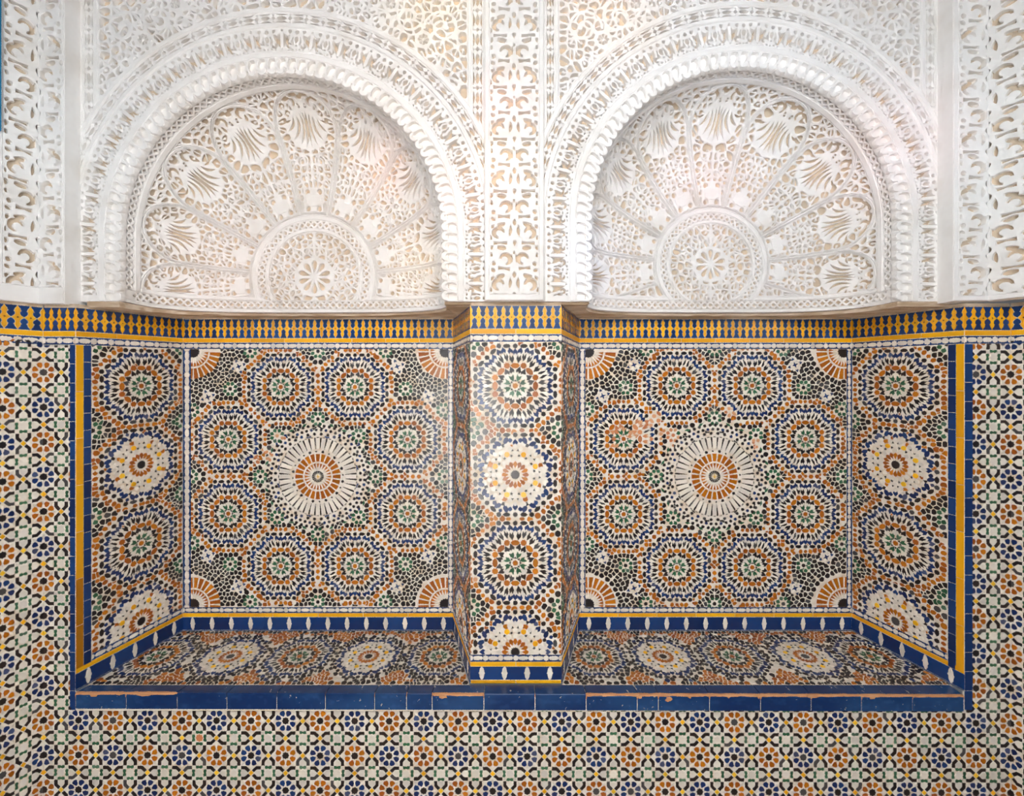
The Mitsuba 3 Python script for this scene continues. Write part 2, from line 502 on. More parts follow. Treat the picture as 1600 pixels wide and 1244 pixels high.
def fill(m, region, spacing, colour, mirror=None, seed=3, rad=.44, n=16000, axes=()):
    """Fills what is left of the region with evenly packed small pieces (centroidal cells), never nearer than their joint."""
    g = np.random.default_rng(seed)
    m.clipped()
    x0, y0, x1, y1 = region.bounds
    cand = np.column_stack([g.uniform(x0, x1, n), g.uniform(y0, y1, n)])
    pts = shapely.points(cand)
    ok = shapely.contains(region, pts)
    share = ok.mean()
    cand, pts = cand[ok], pts[ok]
    tree = shapely.STRtree([Polygon(i[0]) for i in m.items])

    def clear(c):
        p = shapely.points(c)
        near = tree.query_nearest(p, return_distance=True, all_matches=False)
        d = np.full(len(c), 9.0)
        d[near[0][0]] = near[1]
        d = np.minimum(d, shapely.distance(p, m.clip.exterior) + spacing * .05)
        for a, b in axes:                       # mirror lines
            d = np.minimum(d, shapely.distance(p, LineString([a, b])) + .0004)
        return d

    d = clear(cand)
    cand = cand[d > spacing * .17]
    if len(cand) < 4:
        return
    area = len(cand) / n * (x1 - x0) * (y1 - y0)
    k = max(1, int(area / (spacing ** 2 * .50)))
    ctr, _ = kmeans2(cand, cand[g.permutation(len(cand))[:k]], iter=14, minit='matrix')
    ctr = ctr[np.isfinite(ctr).all(1)]
    far = np.array([[x0 - 1, y0 - 1], [x1 + 1, y0 - 1], [x0 - 1, y1 + 1], [x1 + 1, y1 + 1]])
    vor = Voronoi(np.vstack([ctr, far]))
    for i, p in enumerate(ctr):
        reg = vor.regions[vor.point_region[i]]
        if -1 in reg or len(reg) < 3:
            continue
        cell = Polygon(vor.vertices[reg]).intersection(Point(p).buffer(spacing * .56, 3)).intersection(m.clip).intersection(region)
        cell = cell.buffer(-spacing * .06)
        if cell.is_empty:
            continue
        for o in tree.query(cell):
            cell = cell.difference(tree.geometries[o].buffer(spacing * .07, 2))
        cell = cell.buffer(-spacing * .10, 2).buffer(spacing * .10, 2)
        if cell.is_empty:
            continue
        cell = max(polys_of(cell), key=lambda q: q.area)
        if cell.area < .06 * spacing ** 2:
            continue
        shape = ring_pts(cell.simplify(spacing * .045).exterior)
        if len(shape) < 3:
            continue
        c = colour(*p)
        for q in (mirror(shape) if mirror else [shape]):
            m.add(q, 'dot_tile', c)


def polys_of(g):
    return [h for h in getattr(g, 'geoms', [g]) if isinstance(h, Polygon)]


# ------------------------------------------------------------------ the room's planes
YB, YP, YW = 1.83, 1.51, 1.47           # niche backs, pier front, wall front
ZF1, ZF0 = zat(499, YB), zat(528.5, YB)   # frieze top and foot (its blue and yellow merlons)
ZY0, ZC0 = zat(535.5, YB), zat(545.5, YB)  # yellow fillet's foot, bead border's foot
ZB1, ZB0 = zat(949, YB), zat(958, YB)     # lower bead border
ZS1, ZS0 = zat(964.5, YB), zat(986, YB)   # skirting, top and shelf level
XL, XR = xat(67.5, YW), xat(1579, YW)     # room corners
XNL, XNR = xat(118, YW), xat(1507, YW)    # outer corners of the niches
A0, A1 = np.array([xat(286, YB), YB]), np.array([xat(708, YB), YB])      # left niche back, ends
B0, B1 = np.array([xat(905, YB), YB]), np.array([xat(1331, YB), YB])     # right niche back
PL, PR = np.array([xat(735, YP), YP]), np.array([xat(877, YP), YP])      # pier front
SL, SR = np.array([XNL, YW]), np.array([XNR, YW])
LL = np.array([xat(4, 1.394), 1.394]); LL = np.array([XL, YW]) + (LL - np.array([XL, YW])) * 3.2   # left room wall, running forward
RR = np.array([-LL[0] + (XL + XR), LL[1]])


def sag(p):
    return 0.0 if abs(p[0]) < 1.2 else (-.013 if p[0] < 0 else -.010) * min((YB - p[1]) / (YB - YW), 1.0)


def wallpatch(a, b, z0, z1, W=None, H=None):
    s0, s1 = float(z0 > 1.6), float(z1 > 1.6)
    return Patch([*a, z0 + s0 * sag(a)], [*b, z0 + s0 * sag(b)], [*a, z1 + s1 * sag(a)], [*b, z1 + s1 * sag(b)], W, H)


SEGMENTS = [  # plan segments from left to right: name words, ends, height shifts
    ('left side wall', LL, np.array([XL, YW])), ('left front strip', np.array([XL, YW]), SL), ('left niche outer side', SL, A0), ('left niche back', A0, A1), ('left side of the pier', A1, PL),
    ('pier front', PL, PR), ('right side of the pier', PR, B0), ('right niche back', B0, B1), ('right niche outer side', B1, SR), ('right front strip', SR, np.array([XR, YW])),
    ('right side wall', np.array([XR, YW]), RR)]

# masonry behind the tiles
BACK = .03


def core(a, b, z0, z1, t=.05, w=-.0022):
    p = wallpatch(a, b, z0, z1)
    return plate(p, 0, 0, p.W, p.H, w, t)


structure('wall_back', 'back wall dado of small star and rosette mosaic around the bench niches')
structure('wall_left', 'left room wall with star and rosette mosaic dado')
structure('wall_right', 'right room wall with star and rosette mosaic dado')


def floor_colour(p, n, uv):
    j = dr.select((dr.abs(p.x * 2.5 - dr.round(p.x * 2.5)) < .01) | (dr.abs(p.y * 2.5 - dr.round(p.y * 2.5)) < .01), 1.0, 0.0)
    return mikit.mix(mikit.mix(f3((150, 128, 104)), f3((128, 108, 90)), mikit.fbm(p.x * 6, p.y * 6, 0)), f3((96, 84, 72)), j)


scene['floor_stone'] = proc_bsdf(floor_colour, .5)
structure('unseen_floor', 'unseen beige stone paving in front of the benches, placed to dim the lower wall', (np.array([[-2.2, -2.4, .0], [2.2, -2.4, .0], [2.2, 1.5, .0], [-2.2, 1.5, .0]]), np.array([[0, 1, 2], [0, 2, 3]])), 'floor_stone')  # paving out of view, placed to cut the ambient light from below

# ------------------------------------------------------------------ friezes


def lancet(p, h):
    half = np.array([[.5, 0], [.26, .17], [.17, .30], [.18, .44], [.30, .53], [.21, .60], [.21, .72], [.11, .80], [.0, .99]])
    up = half * [p, h]
    right = up
    left = up[::-1] * [-1, 1]
    top = np.vstack([right, left[1:]])
    bot = top[::-1] * [1, -1]
    return np.vstack([top, bot[1:-1]])


FRIEZE_LABEL = {
    'left side wall': 'blue and yellow tile frieze at the far left, on the wall turning toward the viewer', 'left front strip': 'short blue and yellow tile frieze above the left star mosaic strip',
    'left niche outer side': 'blue and yellow tile frieze slanting along the outer side of the left niche', 'left niche back': 'long blue and yellow tile frieze across the back of the left niche',
    'left side of the pier': 'steeply foreshortened blue and yellow tile frieze on the left side of the central pier', 'pier front': 'blue and yellow tile frieze across the front of the central pier',
    'right side of the pier': 'steeply foreshortened blue and yellow tile frieze on the right side of the central pier', 'right niche back': 'long blue and yellow tile frieze across the back of the right niche',
    'right niche outer side': 'blue and yellow tile frieze slanting along the outer side of the right niche', 'right front strip': 'short blue and yellow tile frieze above the right star mosaic strip',
    'right side wall': 'blue and yellow tile frieze at the far right, on the wall turning toward the viewer'}


def bead_border(m, u0, u1, v0, v1, vertical=False):
    """White beads, round and long by turns, set in blue."""
    h = v1 - v0
    L = u1 - u0
    n = max(1, round(L / .0535)); p = L / n
    vm = (v0 + v1) / 2
    long_ = np.array([[-.5, 0], [-.36, -.2], [-.2, -.19], [-.1, -.26], [0, -.19], [.1, -.26], [.2, -.19], [.36, -.2], [.5, 0], [.36, .2], [.2, .19], [.1, .26], [0, .19], [-.1, .26], [-.2, .19], [-.36, .2]]) * [p * .63, h * 1.12]
    rnd = star(8, h * .37, .8)
    cell = box(-p / 2, -h / 2, p / 2, h / 2)
    rest = cell.difference(unary_union([Polygon(long_).buffer(.0008)] + [Polygon(rnd + [s * p / 2, 0]).buffer(.0009) for s in (-1, 1)])).buffer(-.0004)
    blues = [ring_pts(g.exterior) for g in getattr(rest, 'geoms', [rest]) if g.area > 1e-6]
    sw = (lambda a: a[:, ::-1]) if vertical else (lambda a: a)
    for i in range(n):
        c = np.array([u0 + (i + .5) * p, vm])
        m.add(sw(long_ + c), 'bead_tile', 'white')
        m.add(sw(rnd + c - [p / 2, 0]), 'star_tile', 'white')
        for b in blues:
            m.add(sw(b + c), 'edging_tile', 'navy')


def strips(m, u0, u1, v0, v1, kind, col, length, vertical=False, gap=.0006):
    n = max(1, round((u1 - u0) / length)); p = (u1 - u0) / n
    for i in range(n):
        a = np.array([[u0 + i * p + gap, v0], [u0 + (i + 1) * p - gap, v0], [u0 + (i + 1) * p - gap, v1], [u0 + i * p + gap, v1]])
        m.add(a[:, ::-1] if vertical else a, kind, col)


for name, a, b in SEGMENTS:
    key = thing('tile_frieze', FRIEZE_LABEL[name], 'tile frieze', 'blue and yellow tile friezes')
    pa = wallpatch(a, b, ZC0, ZF1)
    part(key, 'mortar_bed', plate(pa, 0, 0, pa.W, pa.H, -.0008, .006), 'grout')
    m = Mosaic(pa)
    v0, v1 = ZF0 - ZC0, ZF1 - ZC0
    vm, h = (v0 + v1) / 2, (v1 - v0) / 2
    n = max(2, round(pa.W / .0285)); p = pa.W / n
    lan = lancet(p * .985, h)
    cell = box(0, -h, p, h)
    rest = cell.difference(unary_union([Polygon(lan).buffer(.0004), Polygon(lan + [p, 0]).buffer(.0004)])).buffer(-.0002)
    blues = [ring_pts(g.exterior) for g in getattr(rest, 'geoms', [rest]) if g.area > 4e-6]
    for i in range(n + 1):
        m.add(lan + [i * p, vm], 'lancet_tile', 'gold')
        if i < n:
            for q in blues:
                m.add(q + [i * p, vm], 'merlon_tile', 'navy')
    strips(m, 0, pa.W, ZY0 - ZC0 + .001, v0 - .0006, 'fillet_tile', 'gold', .14)
    bead_border(m, 0, pa.W, 0, ZY0 - ZC0)
    m.build(key)
    dots = Mosaic(pa, relief=.0017)
    for i in range(1, n):
        dots.add(star(4, p * .19, .45) + [i * p, vm], 'dot_tile', 'red')
    dots.build(key, 99)

# ------------------------------------------------------------------ star and rosette mosaic of the walls (cells of two units)
def star_cell(m, u, v, parity_of):
    rot4 = [np.array([[1, 0], [0, 1]]), np.array([[0, 1], [-1, 0]]), np.array([[-1, 0], [0, -1]]), np.array([[0, -1], [1, 0]])]
    c = np.array([u, v])
    m.add(star(8, .25, .77) + c, 'star_tile', 'white')
    green = np.array([[-.195, .41], [-.195, .27], [-.085, .235], [0, .285], [.085, .235], [.195, .27], [.195, .41], [.09, .42], [0, .37], [-.09, .42]])
    sq = np.array([[.205, .205], [.385, .205], [.385, .385], [.205, .385]])
    house = np.array([[-.19, .43], [.19, .43], [.19, .64], [0, .825], [-.19, .64]])
    bar = np.array([[.21, .43], [.39, .43], [.39, .72], [.165, .955], [.035, .825], [.21, .65]])
    for R in rot4:
        m.add(green @ R + c, 'fork_tile', 'green')
        m.add(sq @ R + c, 'square_tile', 'white')
        m.add(house @ R + c, 'arrow_tile', 'white')
        m.add(bar @ R + c, 'bar_tile', 'black')
        m.add((bar * [-1, 1])[::-1] @ R + c, 'bar_tile', 'black')


def star_wall(key, patch, i0, i1, j0, j1, clip, min_px=8.0):
    """patch coordinates: u = 2 x column index, v = -2 x row index (rosettes on even numbers)."""
    m = Mosaic(patch, clip)
    for i in range(i0, i1 + 1):
        for j in range(j0, j1 + 1):
            cu, cv = 2 * i - patch.off[0], -2 * j - patch.off[1]
            star_cell(m, cu + 1, cv - 1, None)
            c = np.array([cu, cv])
            col = 'orange' if (i + j) % 2 == 0 else 'blue'
            m.add(star(8, .215, .8) + c, 'star_tile', 'black')
            for k in range(8):
                m.polar(c, 1, np.array([[0, -.175], [.09, -.09], [.16, .03], [.145, .115], [.06, .17], [-.06, .17], [-.145, .115], [-.16, .03], [-.09, -.09]]), .43, 22.5 + 45 * k, 'petal_tile', col)
                m.polar(c, 1, kite(.13 if k % 2 == 0 else .20, .2, .07), .57, 45 * k, 'kite_tile', 'white')
            for d in ([1, 0], [0, -1]):
                m.add(ngon(4, .155) + c + d, 'diamond_tile', 'yellow')
    g = 0
    sc = np.linalg.norm(patch.c[1] - patch.c[0]) / patch.W
    m.relief = .0011
    # sizes in this patch are in cell units: keep bevels small by scaling through the patch
    m.unit = sc
    return m


class UnitPatch(Patch):
    off = (0.0, 0.0)


def rowy(side, j):
    return 582 + 54.35 * j if side == 0 else 585.4 + 54.5 * j


# whole back wall: columns 0..28, rows -1..13
J0, J1 = -1, 14
bp = UnitPatch(at(68.5, rowy(0, J1), YW), at(1579, rowy(1, J1), YW), at(68.5, rowy(0, J0), YW), at(1579, rowy(1, J0), YW), 56.0, 2.0 * (J1 - J0))
bp.off = (0.0, -2.0 * J1)
CELL = np.linalg.norm(bp.c[1] - bp.c[0]) / 56.0


def to_uv(px, py):
    u = (px - 68.5) / (1579 - 68.5) * 56.0
    s = u / 56.0
    y0 = rowy(0, 0) * (1 - s) + rowy(1, 0) * s
    dy = 54.35 * (1 - s) + 54.5 * s
    return u, 2 * J1 - 2 * (py - y0) / dy


def uvpoly(pts):
    return Polygon([to_uv(*p) for p in pts])


top_l, top_r = 540.5, 536.5
region = uvpoly([(67, 539.5), (109.2, 539.5), (109.2, 1105), (1519.8, 1109), (1519.8, 537), (1580, 537), (1580, 1330), (67, 1330)])
# bevels are given in metres; this patch runs in cell units, so the mosaic is scaled to metres
def scaled(patch, s):
    q = UnitPatch(*patch.c, patch.W * s, patch.H * s)
    q.off = patch.off
    return q


def scale_items(m, s, patch):
    m.items = [(p * s, k, c, h) for p, k, c, h in m.items]
    m.clip = affinity.scale(m.clip, s, s, origin=(0, 0))
    shapely.prepare(m.clip)
    m.patch = scaled(patch, s)
    return m


m = star_wall('wall_back', bp, -1, 28, J0, J1 - 1, region)
scale_items(m, CELL, bp)
bed = region
for nm, rg in (('mortar_bed', bed),):
    ring = ccw(ring_pts(rg.exterior)) * CELL
    tr = tri2d([ring])
    v = m.patch(ring[:, 0], ring[:, 1], np.full(len(ring), -.0008))
    part('wall_back', nm, (v, tr[:, ::-1] if m.patch.flip else tr), 'grout')
MAIN_WALL = m
m.damage = [(to_uv(118, 1058)[0] * CELL, to_uv(118, 1058)[1] * CELL, .02, .9), (to_uv(300, 1150)[0] * CELL, to_uv(300, 1150)[1] * CELL, .03, .12)]
m.build('wall_back')

for key, a, b, flip in (('wall_left', LL, np.array([XL, YW]), -1), ('wall_right', np.array([XR, YW]), RR, 1)):
    side = 0 if flip < 0 else 1
    z1, z0 = zat(rowy(side, J0), YW), zat(rowy(side, J1), YW)
    cols = 3.2
    p = UnitPatch([*a, z0], [*b, z0], [*a, z1], [*b, z1], 2 * cols, 2.0 * (J1 - J0))
    first = -cols if flip < 0 else 28
    p.off = (2 * first, -2.0 * J1)
    zc = (ZC0 - z0) / (z1 - z0) * p.H
    m = star_wall(key, p, -5 if flip < 0 else 27, 0 if flip < 0 else 33, J0, J1 - 1, box(0, 0, p.W, zc))
    s = np.linalg.norm(p.c[1] - p.c[0]) / p.W
    s = .5 * (s + CELL)
    scale_items(m, s, p)
    part(key, 'mortar_bed', plate(m.patch, 0, 0, m.patch.W, zc * s, -.0008, .006), 'grout')
    m.build(key)

# ------------------------------------------------------------------ niche panels
def quarter_fan(m, c, S, a0, a1):
    """Corner fan of the niche backs, S metres per pixel of the photograph there."""
    P = lambda *a, **k: m.polar(c, S, *a, **k)
    P(star(16, 10, .86), 0, 90, 'star_tile', 'black')
    n = 28
    for k in range(n):
        a = 360 / n * (k + .5)
        if not (a0 - 8 < a < a1 + 8 or a0 - 8 < a - 360 < a1 + 8):
            continue
        P(wedge(26.2, 42.5, 2.0, 3.4), 0, a, 'wedge_tile', 'orange', rot=0)
        P(np.array([[-2.4, 23.4], [0, 15.5], [2.4, 23.4]]), 0, a, 'spike_tile', 'orange')
        P(wedge(24.1, 25.6, 2.5, 2.6), 0, a, 'fillet_tile', 'white')
        P(np.array([[0, 23.2], [-1.2, 11], [1.2, 11]]), 0, a + 180 / n, 'spike_tile', 'white')
        P(np.array([[-.2, 26.2], [.2, 26.2], [1.0, 42], [-1.0, 42]]), 0, a + 180 / n, 'spike_tile', 'white')


def niche_back(key, pa, x0, x1, damage):
    """pa runs over the mosaic field inside the bead borders."""
    m = Mosaic(pa)
    W, H = pa.W, pa.H
    s = W / 402.0
    c = np.array([W * .494, H * .506])
    c0 = c
    P = lambda *a, **k: m.polar(c0, s, *a, **k)
    # centre medallion
    P(star(4, 4.4, .25), 0, 90, 'star_tile', 'yellow')
    for k in range(16):
        P(wedge(4.2, 9.0, .55, 1.6), 0, 22.5 * k + 11.25, 'spike_tile', 'black')
    for k in range(24):
        a = 15 * k
        P(np.array([[0, 20.5], [-1.3, 10], [1.3, 10]]), 0, a + 7.5, 'spike_tile', 'white')
        P(np.array([[-2.0, 20.6], [0, 12.5], [2.0, 20.6]]), 0, a, 'spike_tile', 'orange')
        P(wedge(21.2, 22.6, 2.4, 2.5), 0, a, 'fillet_tile', 'white')
        P(wedge(23.3, 35.5, 2.3, 3.4), 0, a, 'wedge_tile', 'orange')
        P(wedge(24, 35.3, .35, .9), 0, a + 7.5, 'spike_tile', 'white')
        P(ngon(5, 2.6 if k % 2 else 1.6), 39.2, a + 3.75, 'dot_tile', 'black')
        P(ngon(5, 1.5), 38.6, a + 11.25, 'dot_tile', 'white')
    for k in range(40):
        a = 9 * k
        P(wedge(43.0, 59.5, 2.2, 3.0), 0, a, 'wedge_tile', 'white')
        P(np.array([[-.25, 42.5], [.35, 42.5], [1.35, 58.5], [1.1, 61], [-1.1, 61], [-1.35, 58.5]]), 0, a + 4.5, 'spike_tile', 'black')
        P(np.array([[-2.6, 60.6], [2.6, 60.6], [1.2, 61.8], [-1.2, 61.8]]), 0, a, 'chip_tile', 'black')
        P(ngon(6, 2.7), 66.6, a + 4.5, 'dot_tile', 'blue' if k % 5 == 2 else 'black')
        P(ngon(4, 1.6), 66.0, a, 'chip_tile', 'white')
    for k in range(20):
        for t in (2, 8, 14):
            P(ngon(6, 2.6), 73.0, 18 * k + t, 'dot_tile', 'black' if t != 8 else 'blue')
            P(ngon(6, 2.7), 79.4, 18 * k + t + 3, 'dot_tile', 'black')
    A = 50.0 * s
    centres = []
    for k in range(8):
        a = math.radians(22.5 + 45 * k)
        centres.append(c + 151.5 * s * np.array([math.cos(a), math.sin(a)]))
    for q in centres:
        rosette_a(m, q, A)
    NF = len(m.items)
    for k in range(8):
        flower(m, c + 90 * s * np.array([math.cos(math.radians(45 * k)), math.sin(math.radians(45 * k))]), A)
        # dart-shaped pieces framing the centre star
        for t in (-1, 1):
            P(np.array([[0, 5], [-2.2, 0], [0, -5], [2.2, 0]]), 82.5, 45 * k + 22.5 + t * 7.5, 'spear_tile', 'green', rot=70 * t)
            P(ngon(3, 3.4), 86, 45 * k + 22.5 + t * 12, 'kite_tile', 'white')
    for sx in (-1, 1):
        for sy in (-1, 1):
            flower(m, c + s * 137 * np.array([sx, sy]), A)
            flower(m, c + s * np.array([sx * 196, sy * 104]), A)
            flower(m, c + s * np.array([sx * 106, sy * 196]), A)
            b = c + s * 137 * np.array([sx, sy])
            for k, ang in ((0, 0), (1, 90)):
                # little blue and white stars between the corner fan and the flower
                q = c + s * np.array([sx * (170 if k == 0 else 122), sy * (122 if k == 0 else 170)])
                q = q + s * np.array([sx * 2, sy * 2])
                m.polar(q, s, star(4, 5.5, .35), 0, 90, 'star_tile', 'blue', rot=22)
                for t in range(4):
                    m.polar(q, s, kite(2.6, 2.6, 2.0), 6.0, 90 * t + 67, 'kite_tile', 'white')
                    m.polar(q, s, spear(2.6, 2.8, 2.4), 9.5, 90 * t + 22, 'spear_tile', 'blue')
                    m.polar(q, s, ngon(6, 2.6), 11.5, 90 * t + 67, 'dot_tile', 'black')
    for cx_, cy_, a0, a1 in ((0, 0, 0, 90), (W, 0, 90, 180), (W, H, 180, 270), (0, H, 270, 360)):
        quarter_fan(m, np.array([cx_, cy_]) + s * 4 * np.array([1 if cx_ == 0 else -1, 1 if cy_ == 0 else -1]), s, a0, a1)
    flower(m, c + s * np.array([0, 196]), A); flower(m, c + s * np.array([0, -196]), A)
    flower(m, c + s * np.array([198, 0]), A); flower(m, c + s * np.array([-198, 0]), A)
    orange_rows(m, centres, A)
    flowers = [c + s * np.array(t) for t in ([137, 137], [196, 104], [106, 196], [0, 196], [198, 0])] + [c + 90 * s * np.array([math.cos(math.radians(45 * k)), math.sin(math.radians(45 * k))]) for k in range(3)]
    cs = np.array(centres)

    def colour(x, y):
        d = min(octd(np.array([x, y]) - q) / A for q in cs)
        if d < 1.19:
            return 'orange'
        f = min(math.hypot(x - q[0], y - q[1]) for q in flowers) / A
        if f < .2:
            return 'green'
        r = math.hypot(x - c[0], y - c[1]) / s
        if r < 84:
            return 'blue' if RNG.random() < .15 else 'black'
        return 'black'

    def mirror(pts):
        v = pts - c
        return [c + w * [i, j] for w in (v, v[:, ::-1]) for i in (-1, 1) for j in (-1, 1)]

    L = max(W, H) * .56
    region = Polygon([c, c + [L, 0], c + [L, L]]).intersection(box(0, 0, W, H))
    fill(m, region, 8.3 * s, colour, mirror, seed=5, n=16000, axes=((c, c + [L, 0]), (c, c + [L, L])))
    m.damage = damage
    m.build(key)
    return m


def octd(v):
    """Octagon 'distance': 1 on the octagon of apothem 1 with sides facing 0, 45, 90 ..."""
    a = np.radians(np.arange(8) * 45)
    return float(np.max(v[0] * np.cos(a) + v[1] * np.sin(a)))


def bordered(key, a, b, left=.0, right=.0, z0=ZB1, z1=ZC0, lower=True):
    """Mortar bed, upright bead borders at the ends and the lower bead border; returns the field's patch."""
    L = np.linalg.norm(b - a)
    full = wallpatch(a, b, ZB0, z1)
    part(key, 'mortar_bed', plate(full, 0, 0, full.W, full.H, -.0008, .006), 'grout')
    m = Mosaic(full)
    h = ZB1 - ZB0
    if lower:
        bead_border(m, 0, L, 0, h)
    for at0, w in ((0, left), (L - right, right)):
        if w:
            bead_border(m, h, full.H, at0, at0 + w, vertical=True)
    m.build(key)
    d = (b - a) / L
    return wallpatch(a + d * left, b - d * right, ZB1, z1)


key = thing('rosette_mosaic', 'square mosaic panel with eight rosettes round a sunburst, at the back of the left niche', 'mosaic', 'rosette mosaics of the niches and the pier')
pa = bordered(key, A0, A1, xat(298, YB) - A0[0], A1[0] - xat(700, YB))
sc = pa.W / 402
niche_back(key, pa, 298, 700, [(120 * sc, (948 - 708) * sc, .028, .75), (103 * sc, (948 - 708 - 12) * sc, .02, .8), (140 * sc, (948 - 683) * sc, .02, .7), (205 * sc, (948 - 650) * sc, .012, .6)])
key = thing('rosette_mosaic', 'square mosaic with worn terracotta patches and a central sunburst, back of the right niche', 'mosaic', 'rosette mosaics of the niches and the pier')
pa = bordered(key, B0, B1, xat(915, YB) - B0[0], B1[0] - xat(1323, YB))
sc = pa.W / 408
niche_back(key, pa, 915, 1323, [(85 * sc, (948 - 675) * sc, .05, .6), (130 * sc, (948 - 682) * sc, .045, .75), (50 * sc, (948 - 678) * sc, .05, .5), (265 * sc, (948 - 692) * sc, .02, .8), (228 * sc, (948 - 645) * sc, .022, .7),
                                (110 * sc, (948 - 650) * sc, .03, .5)])


def rosette_field(key, pa, cx, zs, S, types, z_axis=True, seed=9, min_px=10.0, P=None, damage=(), extra=0):
    """A row of rosettes, A and B by turns, the leftover filled with orange, black and green pieces."""
    m = Mosaic(pa)
    W, H = pa.W, pa.H
    cs = []
    for z, t in zip(zs, types):
        q = np.array([cx, z]) if z_axis else np.array([z, cx])
        cs.append(q)
        (rosette_a if t == 'a' else rosette_b)(m, q, S)
    cs = np.array(cs)
    step = abs(zs[1] - zs[0])
    # between two rosettes, at the panel's edges: green flowers
    fl = []
    for i in range(-1, len(zs)):
        mid = (zs[i] + zs[i + 1]) / 2 if 0 <= i < len(zs) - 1 else (zs[0] - (zs[1] - zs[0]) / 2 if i < 0 else zs[-1] + (zs[-1] - zs[-2]) / 2)
        for e in (0, W):
            q = np.array([e + (.02 * S if e == 0 else -.02 * S), mid])
            flower(m, q, S * 1.0)
            fl.append(q)
    orange_rows(m, cs, S)

    def colour(x, y):
        p = np.array([x, y])
        d = min(octd((p - q) / S) for q in cs)
        if fl and min(np.hypot(*(p - q)) for q in fl) / S < .28:
            return 'green'
        return 'orange' if d < 1.22 else 'black'

    fill(m, box(0, 0, W, H), .165 * S, colour, seed=seed, n=16000)
    m.damage = list(damage)
    m.build(key, min_px)


# outer sides of the niches
for side, a, b, lab in ((0, SL, A0, 'tall mosaic panel of stacked rosettes on the outer side of the left niche'), (1, B1, SR, 'tall mosaic panel of stacked rosettes on the outer side of the right niche')):
    key = thing('rosette_mosaic', lab, 'mosaic', 'rosette mosaics of the niches and the pier')
    L = np.linalg.norm(b - a)
    edge = .046                                     # yellow and blue edging at the front end
    d = (b - a) / L
    e0, e1 = (a + d * edge, b - d * .0012) if side == 0 else (a + d * .0012, b - d * edge)
    pa = bordered(key, e0, e1, z1=ZC0)
    uc = (L - .2) - edge if side == 0 else .2 - .006
    uc = pa.W * (.5 if side == 0 else .5)
    zc = [z - ZB1 for z in (1.490, 1.196, .903, .612)]
    rosette_field(key, pa, uc, zc[::-1], .1315, 'baba', seed=21 + side)
    # the edging: its own thing
    key = thing('tile_edging', 'upright edging of yellow tiles between blue ones at the outer corner of the %s niche' % ('left' if side == 0 else 'right'), 'tile edging', 'upright tile edgings')
    f = wallpatch(a, a + d * edge, ZS1, ZC0) if side == 0 else wallpatch(b - d * edge, b, ZS1, ZC0)
    part(key, 'mortar_bed', plate(f, 0, 0, f.W, f.H, -.0008, .006), 'grout')
    m = Mosaic(f)
    ya, yb, ba, bb = (.001, .0225, .0235, .045) if side == 0 else (.0235, .045, .001, .0225)
    strips(m, 0, f.H, ya, yb, 'yellow_tile', 'gold', .155, vertical=True)
    strips(m, 0, f.H, ba, bb, 'blue_tile', 'navy', .058, vertical=True)
    if side == 0:                                   # the lower yellow pieces are older and browner
        m.items = [(q, k, 'ochre' if k == 'yellow_tile' and q[:, 1].mean() < .30 else c, h) for q, k, c, h in m.items]
    m.build(key, 6.0)
    w0, w1 = (xat(109, YW), XNL) if side == 0 else (XNR, xat(1520, YW))
    f = wallpatch([w0, YW], [w1, YW], zat(1110, YW), ZC0)
    part(key, 'mortar_bed', plate(f, 0, 0, f.W, f.H, -.0008, .006), 'grout')
    m = Mosaic(f)
    strips(m, 0, f.H, .0008, f.W - .0008, 'blue_tile', 'navy', .062, vertical=True)
    m.build(key, 6.0)

# the pier
key = thing('rosette_mosaic', 'narrow mosaic panel of stacked rosettes on the front of the central pier', 'mosaic', 'rosette mosaics of the niches and the pier')
zb1p = zat(1024, YP)
pa_full = wallpatch(PL, PR, ZB0, ZC0)
pa = bordered(key, PL, PR)
rosette_field(key, pa, pa.W / 2 - .002, [zat(y, YP) - ZB1 for y in (1019, 880, 742, 603)], .1345, 'baba', seed=31, damage=[(.0, .55, .014, .5), (.01, .25, .012, .5)])
for side, a, b, lab in ((0, A1, PL, 'narrow mosaic panel on the left side of the central pier, seen nearly edge-on'), (1, PR, B0, 'narrow mosaic panel on the right side of the central pier, seen nearly edge-on')):
    key = thing('rosette_mosaic', lab, 'mosaic', 'rosette mosaics of the niches and the pier')
    pa = bordered(key, a, b)
    rosette_field(key, pa, pa.W / 2, [z - ZB1 for z in (.612, .903, 1.196, 1.490)], .132, 'baba', seed=41 + side)

